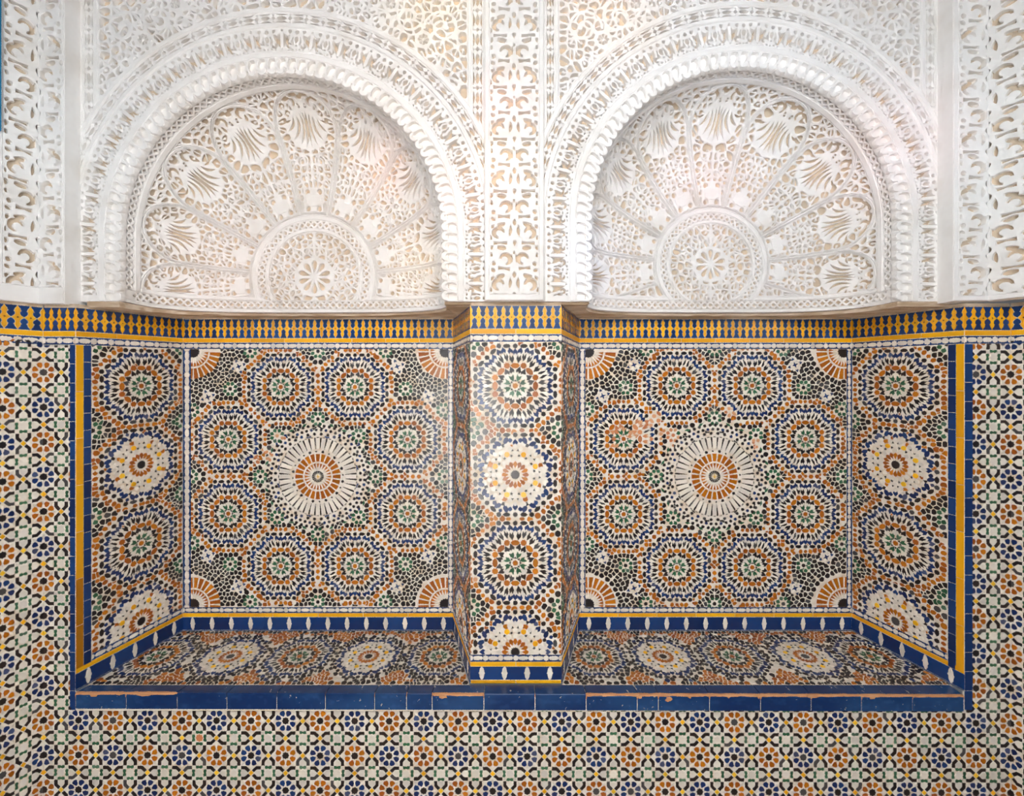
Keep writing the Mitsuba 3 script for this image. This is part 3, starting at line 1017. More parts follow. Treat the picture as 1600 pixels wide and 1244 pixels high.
# ------------------------------------------------------------------ skirting of blue tiles with white spindles
SK = {'left niche outer side': 'blue skirting with white spindles on the outer side of the left niche', 'left niche back': 'long blue skirting with white spindles at the back of the left niche',
      'left side of the pier': 'blue skirting on the left side of the central pier, seen nearly edge-on', 'pier front': 'short blue skirting with four white spindles at the foot of the central pier',
      'right side of the pier': 'blue skirting on the right side of the central pier, seen nearly edge-on', 'right niche back': 'long blue skirting with white spindles at the back of the right niche',
      'right niche outer side': 'blue skirting with white spindles on the outer side of the right niche'}
for name, a, b in SEGMENTS:
    if name not in SK:
        continue
    key = thing('tile_skirting', SK[name], 'tile skirting', 'blue tile skirtings')
    pa = wallpatch(a, b, ZS0, ZB0)
    part(key, 'mortar_bed', plate(pa, 0, 0, pa.W, pa.H, -.0008, .006), 'grout')
    m = Mosaic(pa)
    strips(m, 0, pa.W, ZS1 - ZS0 + .0012, ZB0 - ZS0 - .0008, 'fillet_tile', 'gold', .17)
    h = ZS1 - ZS0
    z0 = .004
    if name == 'pier front':
        z0 = .012
        strips(m, 0, pa.W, .0, .0105, 'fillet_tile', 'gold', .15)
    n = max(1, round(pa.W / .0795)); p = pa.W / n
    sp = np.array([[0, .5], [.05, .44], [.105, .30], [.12, .1], [.17, 0], [.12, -.1], [.105, -.30], [.05, -.44], [0, -.5], [-.05, -.44], [-.105, -.30], [-.12, -.1], [-.17, 0], [-.12, .1], [-.105, .30], [-.05, .44]])
    sp = sp * [p * .78, (h - z0) * .97]
    vm = (h + z0) / 2
    cell = box(-p / 2, z0, p / 2, h).difference(unary_union([Polygon(sp + [s_ * p / 2, vm]).buffer(.0005) for s_ in (-1, 1)])).buffer(-.0005)
    cell = max(getattr(cell, 'geoms', [cell]), key=lambda g_: g_.area)
    for i in range(n + 1):
        if name == 'pier front' or True:
            if i < n:
                m.add(sp + [(i + .5) * p, vm], 'spindle_tile', 'white')
            m.add(ring_pts(cell.exterior) + [i * p, 0], 'blue_tile', 'navy')
    if z0 < .01:
        strips(m, 0, pa.W, .0003, z0 - .0006, 'footing_tile', 'navy', .12)
    m.build(key)

# ------------------------------------------------------------------ shelves (the seats of the niches)
YE = 1.503                                   # front edge of the shelf mosaics, behind the ledge tiles


def on_line(a, b, Y):
    t = (Y - a[1]) / (b[1] - a[1])
    return a + (b - a) * t


for side, (a0, a1, b0, b1), lab, xs in (
        (0, (SL, A0, PL, A1), 'mosaic seat of alternating rosettes at the bottom of the left niche', (245, 360, 468, 576, 686)),
        (1, (PR, B0, SR, B1), 'mosaic seat of alternating rosettes at the bottom of the right niche', (928, 1036, 1144, 1258, 1360))):
    key = thing('mosaic_seat', lab, 'mosaic seat', 'mosaic seats of the two niches')
    f0, f1 = on_line(a0, a1, YE), (on_line(b0, b1, YE) if True else None)
    if side == 0:
        f1 = np.array([PL[0] - .002, YE])
    else:
        f0 = np.array([PR[0] + .002, YE])
    g0, g1 = a1, b1
    quad = Polygon([f0, f1, g1, g0])
    x0, x1 = min(f0[0], g0[0]), max(f1[0], g1[0])
    zt = ZS0
    pa = Patch([x0, YE, zt], [x1, YE, zt], [x0, YB, zt], [x1, YB, zt])
    clip = affinity.translate(quad, -x0, -YE)
    ring = ccw(np.array(clip.exterior.coords)[:-1])
    v = pa(ring[:, 0], ring[:, 1], np.full(len(ring), -.0008))
    v2 = v - [0, 0, .05]
    tr = tri2d([ring]); tr = tr[:, ::-1] if pa.flip else tr
    i4 = np.arange(len(ring)); j4 = (i4 + 1) % len(ring); n4 = len(ring)
    part(key, 'mortar_bed', (np.vstack([v, v2]), np.vstack([tr, tr[:, ::-1] + n4, np.column_stack([i4, i4 + n4, j4]), np.column_stack([j4, i4 + n4, j4 + n4])])), 'grout')
    m = Mosaic(pa, clip.buffer(-.001))
    cy = (YB - YE) * .48
    ym = YE + cy
    S = .1165
    types = 'ababa'
    # pixel columns of the rosettes were read where the shelf's middle row stands in the photograph
    cs = []
    for k, (px, t) in enumerate(zip(xs, types)):
        q = np.array([xat(px, ym) - x0, cy])
        cs.append(q)
        (rosette_a if t == 'a' else rosette_b)(m, q, S)
    for k in (-1, 5):
        q = cs[0] - (cs[1] - cs[0]) if k < 0 else cs[-1] + (cs[-1] - cs[-2])
        cs.append(q)
        rosette_b(m, q, S)
    cs = np.array(cs)

    def colour(x, y):
        d = min(octd((np.array([x, y]) - q) / S) for q in cs)
        if y < .014 or y > YB - YE - .014:
            return 'black' if RNG.random() < .75 else 'orange'
        return 'orange' if d > 1.24 else ('white' if RNG.random() < .3 else 'blue' if RNG.random() < .12 else 'black')

    fill(m, clip, .175 * S, colour, seed=51 + side, n=14000)
    m.build(key)

# ------------------------------------------------------------------ ledge of blue tiles
key = thing('bench_ledge', 'long blue tiled ledge along the front of both seats with worn terracotta edges', 'ledge')
JX = [117, 196, 276, 354, 432, 508, 585, 635, 675, 756, 836, 916, 996, 1029, 1109, 1189, 1268, 1347, 1427, 1507]
WORN = {0, 1, 8, 11, 12, 13, 14, 15, 16, 17, 18}
YLF, YLW = 1.452, 1.452


def rounded_slab(x0, x1, y0, y1, z0, z1, c=.003, seed=0):
    import manifold3d as m3
    g = np.random.default_rng(seed)
    bx = m3.Manifold.cube([x1 - x0 - 2 * c, y1 - y0 - 2 * c, z1 - z0 - 2 * c]).translate([x0 + c, y0 + c, z0 + c])
    pts = bx.to_mesh().vert_properties[:, :3]
    allp = np.vstack([pts + np.array(o) * c for o in ((1, 0, 0), (-1, 0, 0), (0, 1, 0), (0, -1, 0), (0, 0, 1), (0, 0, -1))])
    q = m3.Manifold.hull_points(allp).to_mesh()
    return q.vert_properties[:, :3].astype(float), q.tri_verts.astype(int)


def ledge_z(px, top=True):
    s = (px - 117) / 1390
    return zat((1082.5 if top else 1108.5) + 4.5 * s, YLF)


rg = random.Random(5)
for k in range(len(JX) - 1):
    x0, x1 = xat(JX[k], YLF) + .0014, xat(JX[k + 1], YLF) - .0014
    pm = (JX[k] + JX[k + 1]) / 2
    zt, zb = ledge_z(pm), ledge_z(pm, False)
    drop = .006 if k in WORN else .0006
    part(key, 'front_tile', rounded_slab(x0, x1, YLF, YLF + .016, zb + .001, zt - drop, .0015), 'blue_glaze')
    # top tile: mitred ends shift toward the view's middle in the photograph; its face slopes back up to the shelf
    pb = (1 - .012)
    p00, p10 = [x0, YLF + .0015 + (.007 if k in WORN else 0), zt], [x1, YLF + .0015 + (.007 if k in WORN else 0), zt]
    p01, p11 = [x0, YE - .002, ZS0 + .0005], [x1, YE - .002, ZS0 + .0005]
    tp = Patch(p00, p10, p01, p11)
    part(key, 'top_tile', plate(tp, 0, 0, tp.W, tp.H, 0, .012), 'blue_glaze')
# clay core that shows along broken edges
n = 420
xs_ = np.linspace(xat(117, YLF), xat(1507, YLF), n)
pr = CX + FPX * xs_ / YLF
zt = np.array([ledge_z(p) for p in pr])
nz = meshkit.fbm(np.column_stack([xs_ * 40, xs_ * 0, xs_ * 0]), 3)
nz2 = meshkit.fbm(np.column_stack([xs_ * 40, xs_ * 0 + 5, xs_ * 0]), 3)
prof = []
worn = np.array([1.0 if JX.index(max(j for j in JX if j <= min(p, 1506))) in WORN else 0.0 for p in pr])
for dy, dz in ((.012, -.03), (.0014, -.012), (.0012, -.005), (.004, -.0008), (.009, .0), (.012, -.004), (.02, -.03)):
    yy = YLF + dy + .003 * (nz - .5) + np.where(worn > 0, -.001 * nz2, .004)
    zz = zt + dz - .001 + .003 * (nz2 - .5) * (dz > -.02) - .003 * (1 - worn)
    prof.append(np.column_stack([xs_, yy, zz]))
V = np.stack(prof, 1).reshape(-1, 3)
q = len(prof)
ii, jj = np.meshgrid(np.arange(n - 1), np.arange(q - 1), indexing='ij')
F = np.stack([ii * q + jj, (ii + 1) * q + jj, (ii + 1) * q + jj + 1, ii * q + jj + 1], -1).reshape(-1, 4)
part(key, 'worn_clay_edge', (V, np.vstack([F[:, [0, 1, 2]], F[:, [0, 2, 3]]])), 'clay', label='broken terracotta edge between the blue tiles')
# clay spots where a corner of the glaze broke off
for px, py, w_, h_ in ((1045, 1093, 12, 8), (692, 1089, 14, 7), (1270, 1088, 22, 5), (225, 1086, 26, 4), (1000, 1089, 6, 9)):
    c = np.array([xat(px, YLF), zat(py, YLF)])
    a = np.linspace(0, 2 * math.pi, 14, endpoint=False)
    rr = np.array([rg.uniform(.6, 1.1) for _ in a])
    pts = np.column_stack([np.cos(a) * rr * w_ / 2, np.sin(a) * rr * h_ / 2]) * YLF / FPX + c
    tr = tri2d([pts])
    v = np.column_stack([pts[:, 0], np.full(14, YLF - .0008), pts[:, 1]])
    vb = v + [0, .004, 0]
    i4 = np.arange(14); j4 = (i4 + 1) % 14
    part(key, 'chip', (np.vstack([v, vb]), np.vstack([tr, np.column_stack([i4, i4 + 14, j4]), np.column_stack([j4, i4 + 14, j4 + 14])])), 'clay')
x0, x1 = xat(117, YLF), xat(1507, YLF)
part(key, 'mortar_bed', rounded_slab(x0, x1, YLF + .004, YE - .01, ledge_z(800, False) - .004, ledge_z(117) - .016, .001), 'grout')
# ==== PLASTER ====
# ------------------------------------------------------------------ carved plaster
def chaikin(p, k=2):
    for _ in range(k):
        q = np.roll(p, -1, 0)
        p = np.stack([.75 * p + .25 * q, .25 * p + .75 * q], 1).reshape(-1, 2)
    return p


def blob(pts, k=2):
    return Polygon(chaikin(np.asarray(pts, float), k))


def tear(p, q, w):
    """Wide at p, pointed at q."""
    p, q = np.asarray(p, float), np.asarray(q, float)
    d = q - p
    L = np.linalg.norm(d); d /= L
    n = np.array([-d[1], d[0]])
    prof = [(0, .0), (.06, .6), (.25, 1), (.5, .8), (.8, .3), (1, 0)]
    return Polygon([p + d * L * a + n * w * b for a, b in prof] + [p + d * L * a - n * w * b for a, b in prof[-2:0:-1]])


def almond(p, q, w, bend=0.0):
    p, q = np.asarray(p, float), np.asarray(q, float)
    d = q - p
    n = np.array([-d[1], d[0]])
    t = np.linspace(0, 1, 7)
    mid = p + t[:, None] * d + (4 * t * (1 - t))[:, None] * n * bend
    wid = (np.sin(np.pi * t) ** .75)[:, None] * n / np.linalg.norm(n) * w
    return Polygon(np.vstack([mid + wid, (mid - wid)[::-1][1:-1]]))


def crescent(c, r, w, a0, a1):
    t = np.radians(np.linspace(a0, a1, 13))
    s = np.linspace(0, 1, 13)
    k = w * (.25 + .75 * np.sin(np.pi * np.clip(s * .9 + .05, 0, 1)))
    o = np.column_stack([np.cos(t) * (r + k * .5), np.sin(t) * (r + k * .5)])
    i = np.column_stack([np.cos(t) * (r - k * .5), np.sin(t) * (r - k * .5)])
    return Polygon(np.vstack([o, i[::-1]]) + c)


def bone(p, q, w):
    p, q = np.asarray(p, float), np.asarray(q, float)
    d = (q - p) / np.linalg.norm(q - p)
    n = np.array([-d[1], d[0]])
    return Polygon([p + n * w, p + n * w * .9 + d * w, p * .5 + q * .5 + n * w * .35, q + n * w * .9 - d * w, q + n * w, q - n * w, q - n * w * .9 - d * w, p * .5 + q * .5 - n * w * .6, p - n * w * .9 + d * w, p - n * w])


def polys(g):
    return [h for h in getattr(g, 'geoms', [g]) if isinstance(h, Polygon) and not h.is_empty]


def wobble(p, amp, seed=0, f=28.0):
    p = np.asarray(p, float)
    q = np.column_stack([p[:, 0] * f, p[:, 1] * f, np.full(len(p), seed * 3.1)])
    return p + amp * np.column_stack([meshkit.noise(q, seed) - .5, meshkit.noise(q, seed + 40) - .5])


def cut(region, holes, rim, amp=.0022, seed=0, smallest=1.2e-5):
    """The carved lattice: the region less its holes, which keep off the rim; hand-cut, so a little uneven."""
    inner = region.buffer(-rim)
    hs = []
    for h in holes:
        if amp:
            h = Polygon(wobble(ring_pts(h.exterior), amp, seed))
        if not h.is_valid:
            h = h.buffer(0)
        h = h.intersection(inner)
        hs += [q for q in polys(h) if q.area > smallest]
    hs = unary_union([h.simplify(.0003) for h in hs])
    return region.difference(hs)


def relief(key, name, shape, mp, depth, top=0.0, chamfer=.0016, seg=.02, bsdf='plaster', smooth=False, label=None, uneven=.0016, holes_floor=False):
    """Raises the flat shape through mp(x, y, w): rounded top edge, walls cut down to the ground."""
    ms = []
    for g in polys(shape):
        if g.area < 2e-5:
            continue
        g = shapely.segmentize(shapely.geometry.polygon.orient(g), seg)
        rings = [ring_pts(g.exterior)] + [ring_pts(r) for r in g.interiors]
        tops = [inset(r, chamfer) for r in rings]
        P, Tp = np.vstack(rings), np.vstack(tops)
        tri = cdt(g, P)
        n = len(P)
        z = meshkit.noise(np.column_stack([Tp * 60, np.zeros(n)]), 7) - .5
        w = np.concatenate([top + uneven * z, np.full(n, top - chamfer * 1.5), np.full(n, top - depth)])
        V = mp(np.concatenate([Tp[:, 0], P[:, 0], P[:, 0]]), np.concatenate([Tp[:, 1], P[:, 1], P[:, 1]]), w)
        F = [tri]
        o = 0
        for r in rings:
            i = np.arange(len(r)) + o
            j = np.roll(i, -1)
            for a in (0, n):
                F += [np.column_stack([i + a, i + a + n, j + a + n]), np.column_stack([i + a, j + a + n, j + a])]
            o += len(r)
        ms.append((V, np.vstack(F)))
    if not ms:
        return
    v, f = cat_mesh(ms)
    return part(key, name, (v, f), bsdf, smooth=smooth, label=label)


def cdt(g, P):
    """Even triangles over the shape (long chords would cut across a hollow)."""
    t = shapely.constrained_delaunay_triangles(g)
    c = shapely.get_coordinates(t).reshape(-1, 4, 2)[:, :3]
    d, i = cKDTree(P).query(c.reshape(-1, 2))
    i = i.reshape(-1, 3)
    a = P[i[:, 1]] - P[i[:, 0]]
    b = P[i[:, 2]] - P[i[:, 0]]
    return np.where((a[:, 0] * b[:, 1] - a[:, 1] * b[:, 0] < 0)[:, None], i[:, ::-1], i)


def flat(Y):
    return lambda x, z, w: np.column_stack([x, np.full(np.shape(x), Y) - w, z])


def sheet(key, name, shape, mp, w, bsdf='plaster_ground', label=None):
    ms = []
    for g in polys(shape):
        g = shapely.segmentize(shapely.geometry.polygon.orient(g), .05)
        rings = [ring_pts(g.exterior)] + [ring_pts(r) for r in g.interiors]
        P = np.vstack(rings)
        ms.append((mp(P[:, 0], P[:, 1], np.full(len(P), w)), tri2d(rings)))
    return part(key, name, cat_mesh(ms), bsdf, label=label)


def lace(region, size, seed=0, gap=.30, axis=None, keep=None):
    """Leaf-shaped cut-outs packed over the region, mirrored about x = axis when given."""
    g = np.random.default_rng(seed)
    if axis is not None:
        x0, y0, x1, y1 = region.bounds
        half = region.intersection(box(axis + size * .06, y0 - 1, x1 + 1, y1 + 1))
        h = lace(half, size, seed, gap)
        return h + [affinity.scale(q, -1, 1, origin=(axis, 0)) for q in h]
    out = []
    for R in polys(region):
        x0, y0, x1, y1 = R.bounds
        n = int(len_ := (x1 - x0) * (y1 - y0) / size ** 2 * 40) + 60
        c = np.column_stack([g.uniform(x0, x1, n), g.uniform(y0, y1, n)])
        c = c[shapely.contains(R, shapely.points(c))]
        k = int(R.area / (size ** 2 * .8))
        if k < 1 or len(c) < 4:
            if R.area > 1e-4:
                out.append(R.buffer(-size * .1))
            continue
        s, _ = kmeans2(c, c[g.permutation(len(c))[:max(k, 1)]], iter=5, minit='matrix')
        s = s[np.isfinite(s).all(1)]
        s = s + g.normal(0, size * .10, s.shape)
        far = np.array([[x0 - 9, y0 - 9], [x1 + 9, y0 - 9], [x0 - 9, y1 + 9], [x1 + 9, y1 + 9]])
        vor = Voronoi(np.vstack([s, far]))
        for i in range(len(s)):
            reg = vor.regions[vor.point_region[i]]
            if -1 in reg or len(reg) < 3:
                continue
            cell = Polygon(vor.vertices[reg])
            if not cell.is_valid:
                continue
            cell = cell.intersection(R)
            for q in polys(cell):
                q = q.buffer(-size * gap * .5, join_style='mitre')
                for q in polys(q):
                    if q.area < .04 * size ** 2:
                        continue
                    p = ring_pts(q.simplify(size * .05).exterior)
                    if len(p) < 3:
                        continue
                    b = Polygon(chaikin(p, 2)).simplify(size * .02)
                    kind = g.random()
                    ctr = np.array(b.centroid.coords[0])
                    if kind < .22 and b.area > .25 * size ** 2:            # a rib through it
                        a = g.uniform(0, math.pi)
                        d = np.array([math.cos(a), math.sin(a)]) * size
                        b = b.difference(LineString([ctr - d, ctr + d * .1, ctr + d]).buffer(size * .07))
                    elif kind < .58 and b.area > .3 * size ** 2:           # a bud curling into it
                        a = g.uniform(0, 2 * math.pi)
                        d = np.array([math.cos(a), math.sin(a)])
                        e = np.array([-d[1], d[0]])
                        b = b.difference(unary_union([Point(ctr + d * size * .03).buffer(size * .15, 6), LineString([ctr + d * size * .05, ctr + d * size * .3 + e * size * .1, ctr + d * size * .6 + e * size * .12]).buffer(size * .07, 3)]))
                    out += [h for h in polys(b) if h.area > .03 * size ** 2]
    return out


def scroll_holes(hw, per, n, z0, mirror=True, phase=0.0):
    """The scroll strip: two columns of ringed curls with bone- and drop-shaped cut-outs between, in units of the half width."""
    H = []
    q = per / 2.15
    for k in range(-1, n + 1):
        half = [
            crescent((.36, 0), .20, .19, 95, 355),
            blob([(.28, -.52), (.68, -.62), (.72, -.42), (.38, -.34)]),
            blob([(.90, -.28), (.99, -.25), (.97, -.08), (.88, -.10)]), blob([(.80, .08), (.95, .12), (.90, .32), (.74, .22)]), blob([(.86, -.56), (.99, -.60), (.98, -.40), (.88, -.42)]),
            bone((.18, .40), (.66, .36), .075), blob([(.78, .42), (.96, .36), (.97, .52), (.80, .56)]),
            crescent((.64, 1.06), .20, .19, -175, 90),
            blob([(.34, .58), (.74, .66), (.70, .80), (.44, .82)]), blob([(.80, .70), (.97, .72), (.96, .9), (.86, .84)]),
            almond((.17, .74), (.20, 1.20), .065, .06),
            blob([(.92, 1.18), (.99, 1.14), (.99, 1.34), (.90, 1.34)]),
            bone((.30, 1.48), (.86, 1.47), .07), blob([(.86, 1.62), (.98, 1.62), (.98, 1.78), (.9, 1.76)]),
            blob([(.06, -.22), (.12, -.20), (.12, .12), (.06, .14)]),
        ]
        mid = [blob([(0, .46), (.10, .62), (0, .80), (-.10, .62)]), tear((0, 1.36), (0, 1.62), .075), blob([(0, -.36), (.06, -.28), (0, -.18), (-.06, -.28)])]
        for h in half:
            for sgn in ((1, -1) if mirror else (1,)):
                a = np.array(h.exterior.coords)[:-1]
                H.append(Polygon(np.column_stack([sgn * a[:, 0] * hw, z0 - (a[:, 1] + phase) * hw * q - k * per * hw])))
        if mirror:
            for h in mid:
                a = np.array(h.exterior.coords)[:-1]
                H.append(Polygon(np.column_stack([a[:, 0] * hw, z0 - (a[:, 1] + phase) * hw * q - k * per * hw])))
    return [h if h.is_valid else h.buffer(0) for h in H]


def chain_holes(L, h, per):
    """Two strands laced together: an almond eye, a small lozenge, and side nicks."""
    H = []
    n = max(1, round(L / per)); p = L / n
    for i in range(n):
        c = (i + .5) * p
        H += [almond((c - p * .31, 0), (c + p * .31, 0), h * .19)]
        for s in (-1, 1):
            H.append(almond((c - p * .36, s * h * .42), (c + p * .36, s * h * .42), h * .09, -s * .07))
        e = i * p
        H.append(Polygon([(e - p * .13, 0), (e, h * .20), (e + p * .13, 0), (e, -h * .20)]))
        for s in (-1, 1):
            H.append(Polygon([(e - p * .07, s * h * .40), (e + p * .07, s * h * .40), (e, s * h * .24)]))
    return H


def net_holes(L, h):
    H = []
    n = max(1, round(L / (h * .72))); p = L / n
    for i in range(n):
        c = (i + .5) * p
        H.append(Polygon([(c - p * .33, 0), (c, h * .24), (c + p * .33, 0), (c, -h * .24)]))
        for s in (-1, 1):
            H.append(Polygon([(c + p * .5 - p * .30, s * h * .40), (c + p * .5 + p * .30, s * h * .40), (c + p * .5, s * h * .17)]))
    return H


def arch_band_holes(L, h, per):
    """The leafy band of the arch: pairs of leaf eyes, then a scroll of round and three-cornered cut-outs."""
    H = []
    n = max(1, round(L / per)); p = L / n
    for i in range(n):
        c = (i + .5) * p
        f = lambda x, y: (c + x * p, y * h)
        A = lambda a, b, w, bend=0: H.append(almond(f(*a), f(*b), w * h, bend))
        B = lambda *pts: H.append(blob([f(*q) for q in pts]))
        A((-.060, -.31), (-.060, .28), .060, .10); A((.060, -.31), (.060, .28), .060, -.10); A((-.15, -.24), (-.14, .20), .05, .10); A((.15, -.24), (.14, .20), .05, -.10)
        B((-.05, .34), (.05, .34), (.03, .44), (-.03, .44)); B((-.03, -.40), (.03, -.40), (.02, -.33), (-.02, -.33))
        for s in (-1, 1):
            B((s * .20, .42), (s * .34, .42), (s * .30, .26), (s * .22, .30))
            H.append(crescent(f(s * .26, -.22), .085 * h, .10 * h, 20 if s > 0 else 160, 300 if s > 0 else 440))
            A((s * .20, -.06), (s * .28, .22), .065, .1 * s)
            A((s * .40, -.22), (s * .36, .04), .05, .1 * s)
            B((s * .18, -.43), (s * .28, -.44), (s * .24, -.37))
            B((s * .34, .10), (s * .42, .20), (s * .38, -.02))
            B((s * .36, -.32), (s * .44, -.42), (s * .32, -.43))
        B((.5, .44), (.42, .34), (.5, .22), (.58, .34))
        A((.5, -.13), (.5, .17), .085); B((.44, -.25), (.56, -.25), (.5, -.16)); B((.46, -.44), (.54, -.44), (.5, -.34))
    return H


def arc_map(cx, cz, zb, Rref):
    """Band coordinates (s along the arch at radius Rref from the left foot, r outward) to the wall's x, z."""
    hgt = cz - zb
    half = math.pi * Rref

    def mp(p):
        s, r = p[:, 0], p[:, 1]
        R = Rref + r
        th = math.pi - np.clip((s - hgt) / Rref, 0, math.pi)
        x = cx + R * np.cos(th)
        z = cz + R * np.sin(th) + np.where(s < hgt, s - hgt, 0) - np.where(s > hgt + half, s - hgt - half, 0)
        return np.column_stack([x, z])
    return mp, 2 * hgt + half


def warp(polylist, mp, seg=.012):
    out = []
    for g in polylist:
        g = shapely.segmentize(g, seg)
        h = Polygon(mp(ring_pts(g.exterior)))
        out.append(h if h.is_valid else h.buffer(0))
    return out


def arch_shape(cx, cz, R, zb):
    a = np.radians(np.linspace(180, 0, 97))
    return Polygon([(cx - R, zb - .5)] + list(np.column_stack([cx + R * np.cos(a), cz + R * np.sin(a)])) + [(cx + R, zb - .5)])


YF = 1.51
K = YF / FPX
ZTOP = 3.02
ZB = 1.7755
DEPTH = .02


class Shell:
    """The hollow behind an arch: a shallow apse, deep in the middle, meeting the arch's edge steeply."""

    def __init__(self, cx, cz, R, zc, depth=.245, n=3.3):
        self.c = np.array([cx, zc]); self.cx, self.cz, self.R, self.depth, self.n = cx, cz, R, depth, n
        phi = np.linspace(-math.pi, math.pi, 1441)
        self.phi = phi
        self.L = np.array([self._ray(a) for a in phi])
        rho = np.concatenate([np.linspace(0, .9, 300), 1 - np.geomspace(.1, 1e-5, 500), [1.0]])
        Lm = .58
        d = depth * (1 - rho ** n) ** (1 / n)
        arc = np.concatenate([[0], np.cumsum(np.hypot(np.diff(rho) * Lm, np.diff(d)))])
        self.rho, self.t, self.arc = rho, arc / arc[-1], arc[-1]

    def _ray(self, a):
        d = np.array([math.cos(a), math.sin(a)])
        best = 1e9
        o = self.c - [self.cx, self.cz]
        b = o @ d
        disc = b * b - (o @ o - self.R ** 2)
        if disc > 0:
            t = -b + math.sqrt(disc)
            if self.c[1] + t * d[1] >= self.cz:
                best = t
        for x in (-self.R, self.R):
            if abs(d[0]) > 1e-9:
                t = (x + self.cx - self.c[0]) / d[0]
                if t > 0 and self.c[1] + t * d[1] < self.cz:
                    best = min(best, t)
        return min(best, 2.2)

    def l(self, phi):
        return np.interp(phi, self.phi, self.L)

    def to_q(self, p):
        v = np.asarray(p, float) - self.c
        a, r = np.arctan2(v[:, 1], v[:, 0]), np.hypot(*v.T)
        L = self.l(a)
        t = np.interp(np.clip(r / L, 0, 1), self.rho, self.t)
        return np.column_stack([t * L * np.cos(a), t * L * np.sin(a)])

    def surface(self, q):
        a, r = np.arctan2(q[:, 1], q[:, 0]), np.hypot(*q.T)
        L = self.l(a)
        rho = np.interp(np.clip(r / L, 0, 1), self.t, self.rho)
        d = self.depth * np.maximum(1 - rho ** self.n, 0) ** (1 / self.n)
        return np.column_stack([self.c[0] + rho * L * np.cos(a), YF + .004 + d, self.c[1] + rho * L * np.sin(a)])

    def __call__(self, x, y, w):
        q = np.column_stack([x, y])
        p = self.surface(q)
        e = .004
        r = np.hypot(*q.T)[:, None] + 1e-9
        u = q / r
        u = np.where(r < 1e-4, [1.0, 0.0], u)
        tv = np.column_stack([-u[:, 1], u[:, 0]])
        n = np.cross(self.surface(q - u * e) - self.surface(q - 2 * u * e), self.surface(q + tv * e) - self.surface(q - tv * e))
        n /= np.linalg.norm(n, axis=1, keepdims=True) + 1e-12
        n = np.where((n[:, 1] > 0)[:, None], -n, n)
        return p + n * np.asarray(w)[:, None]


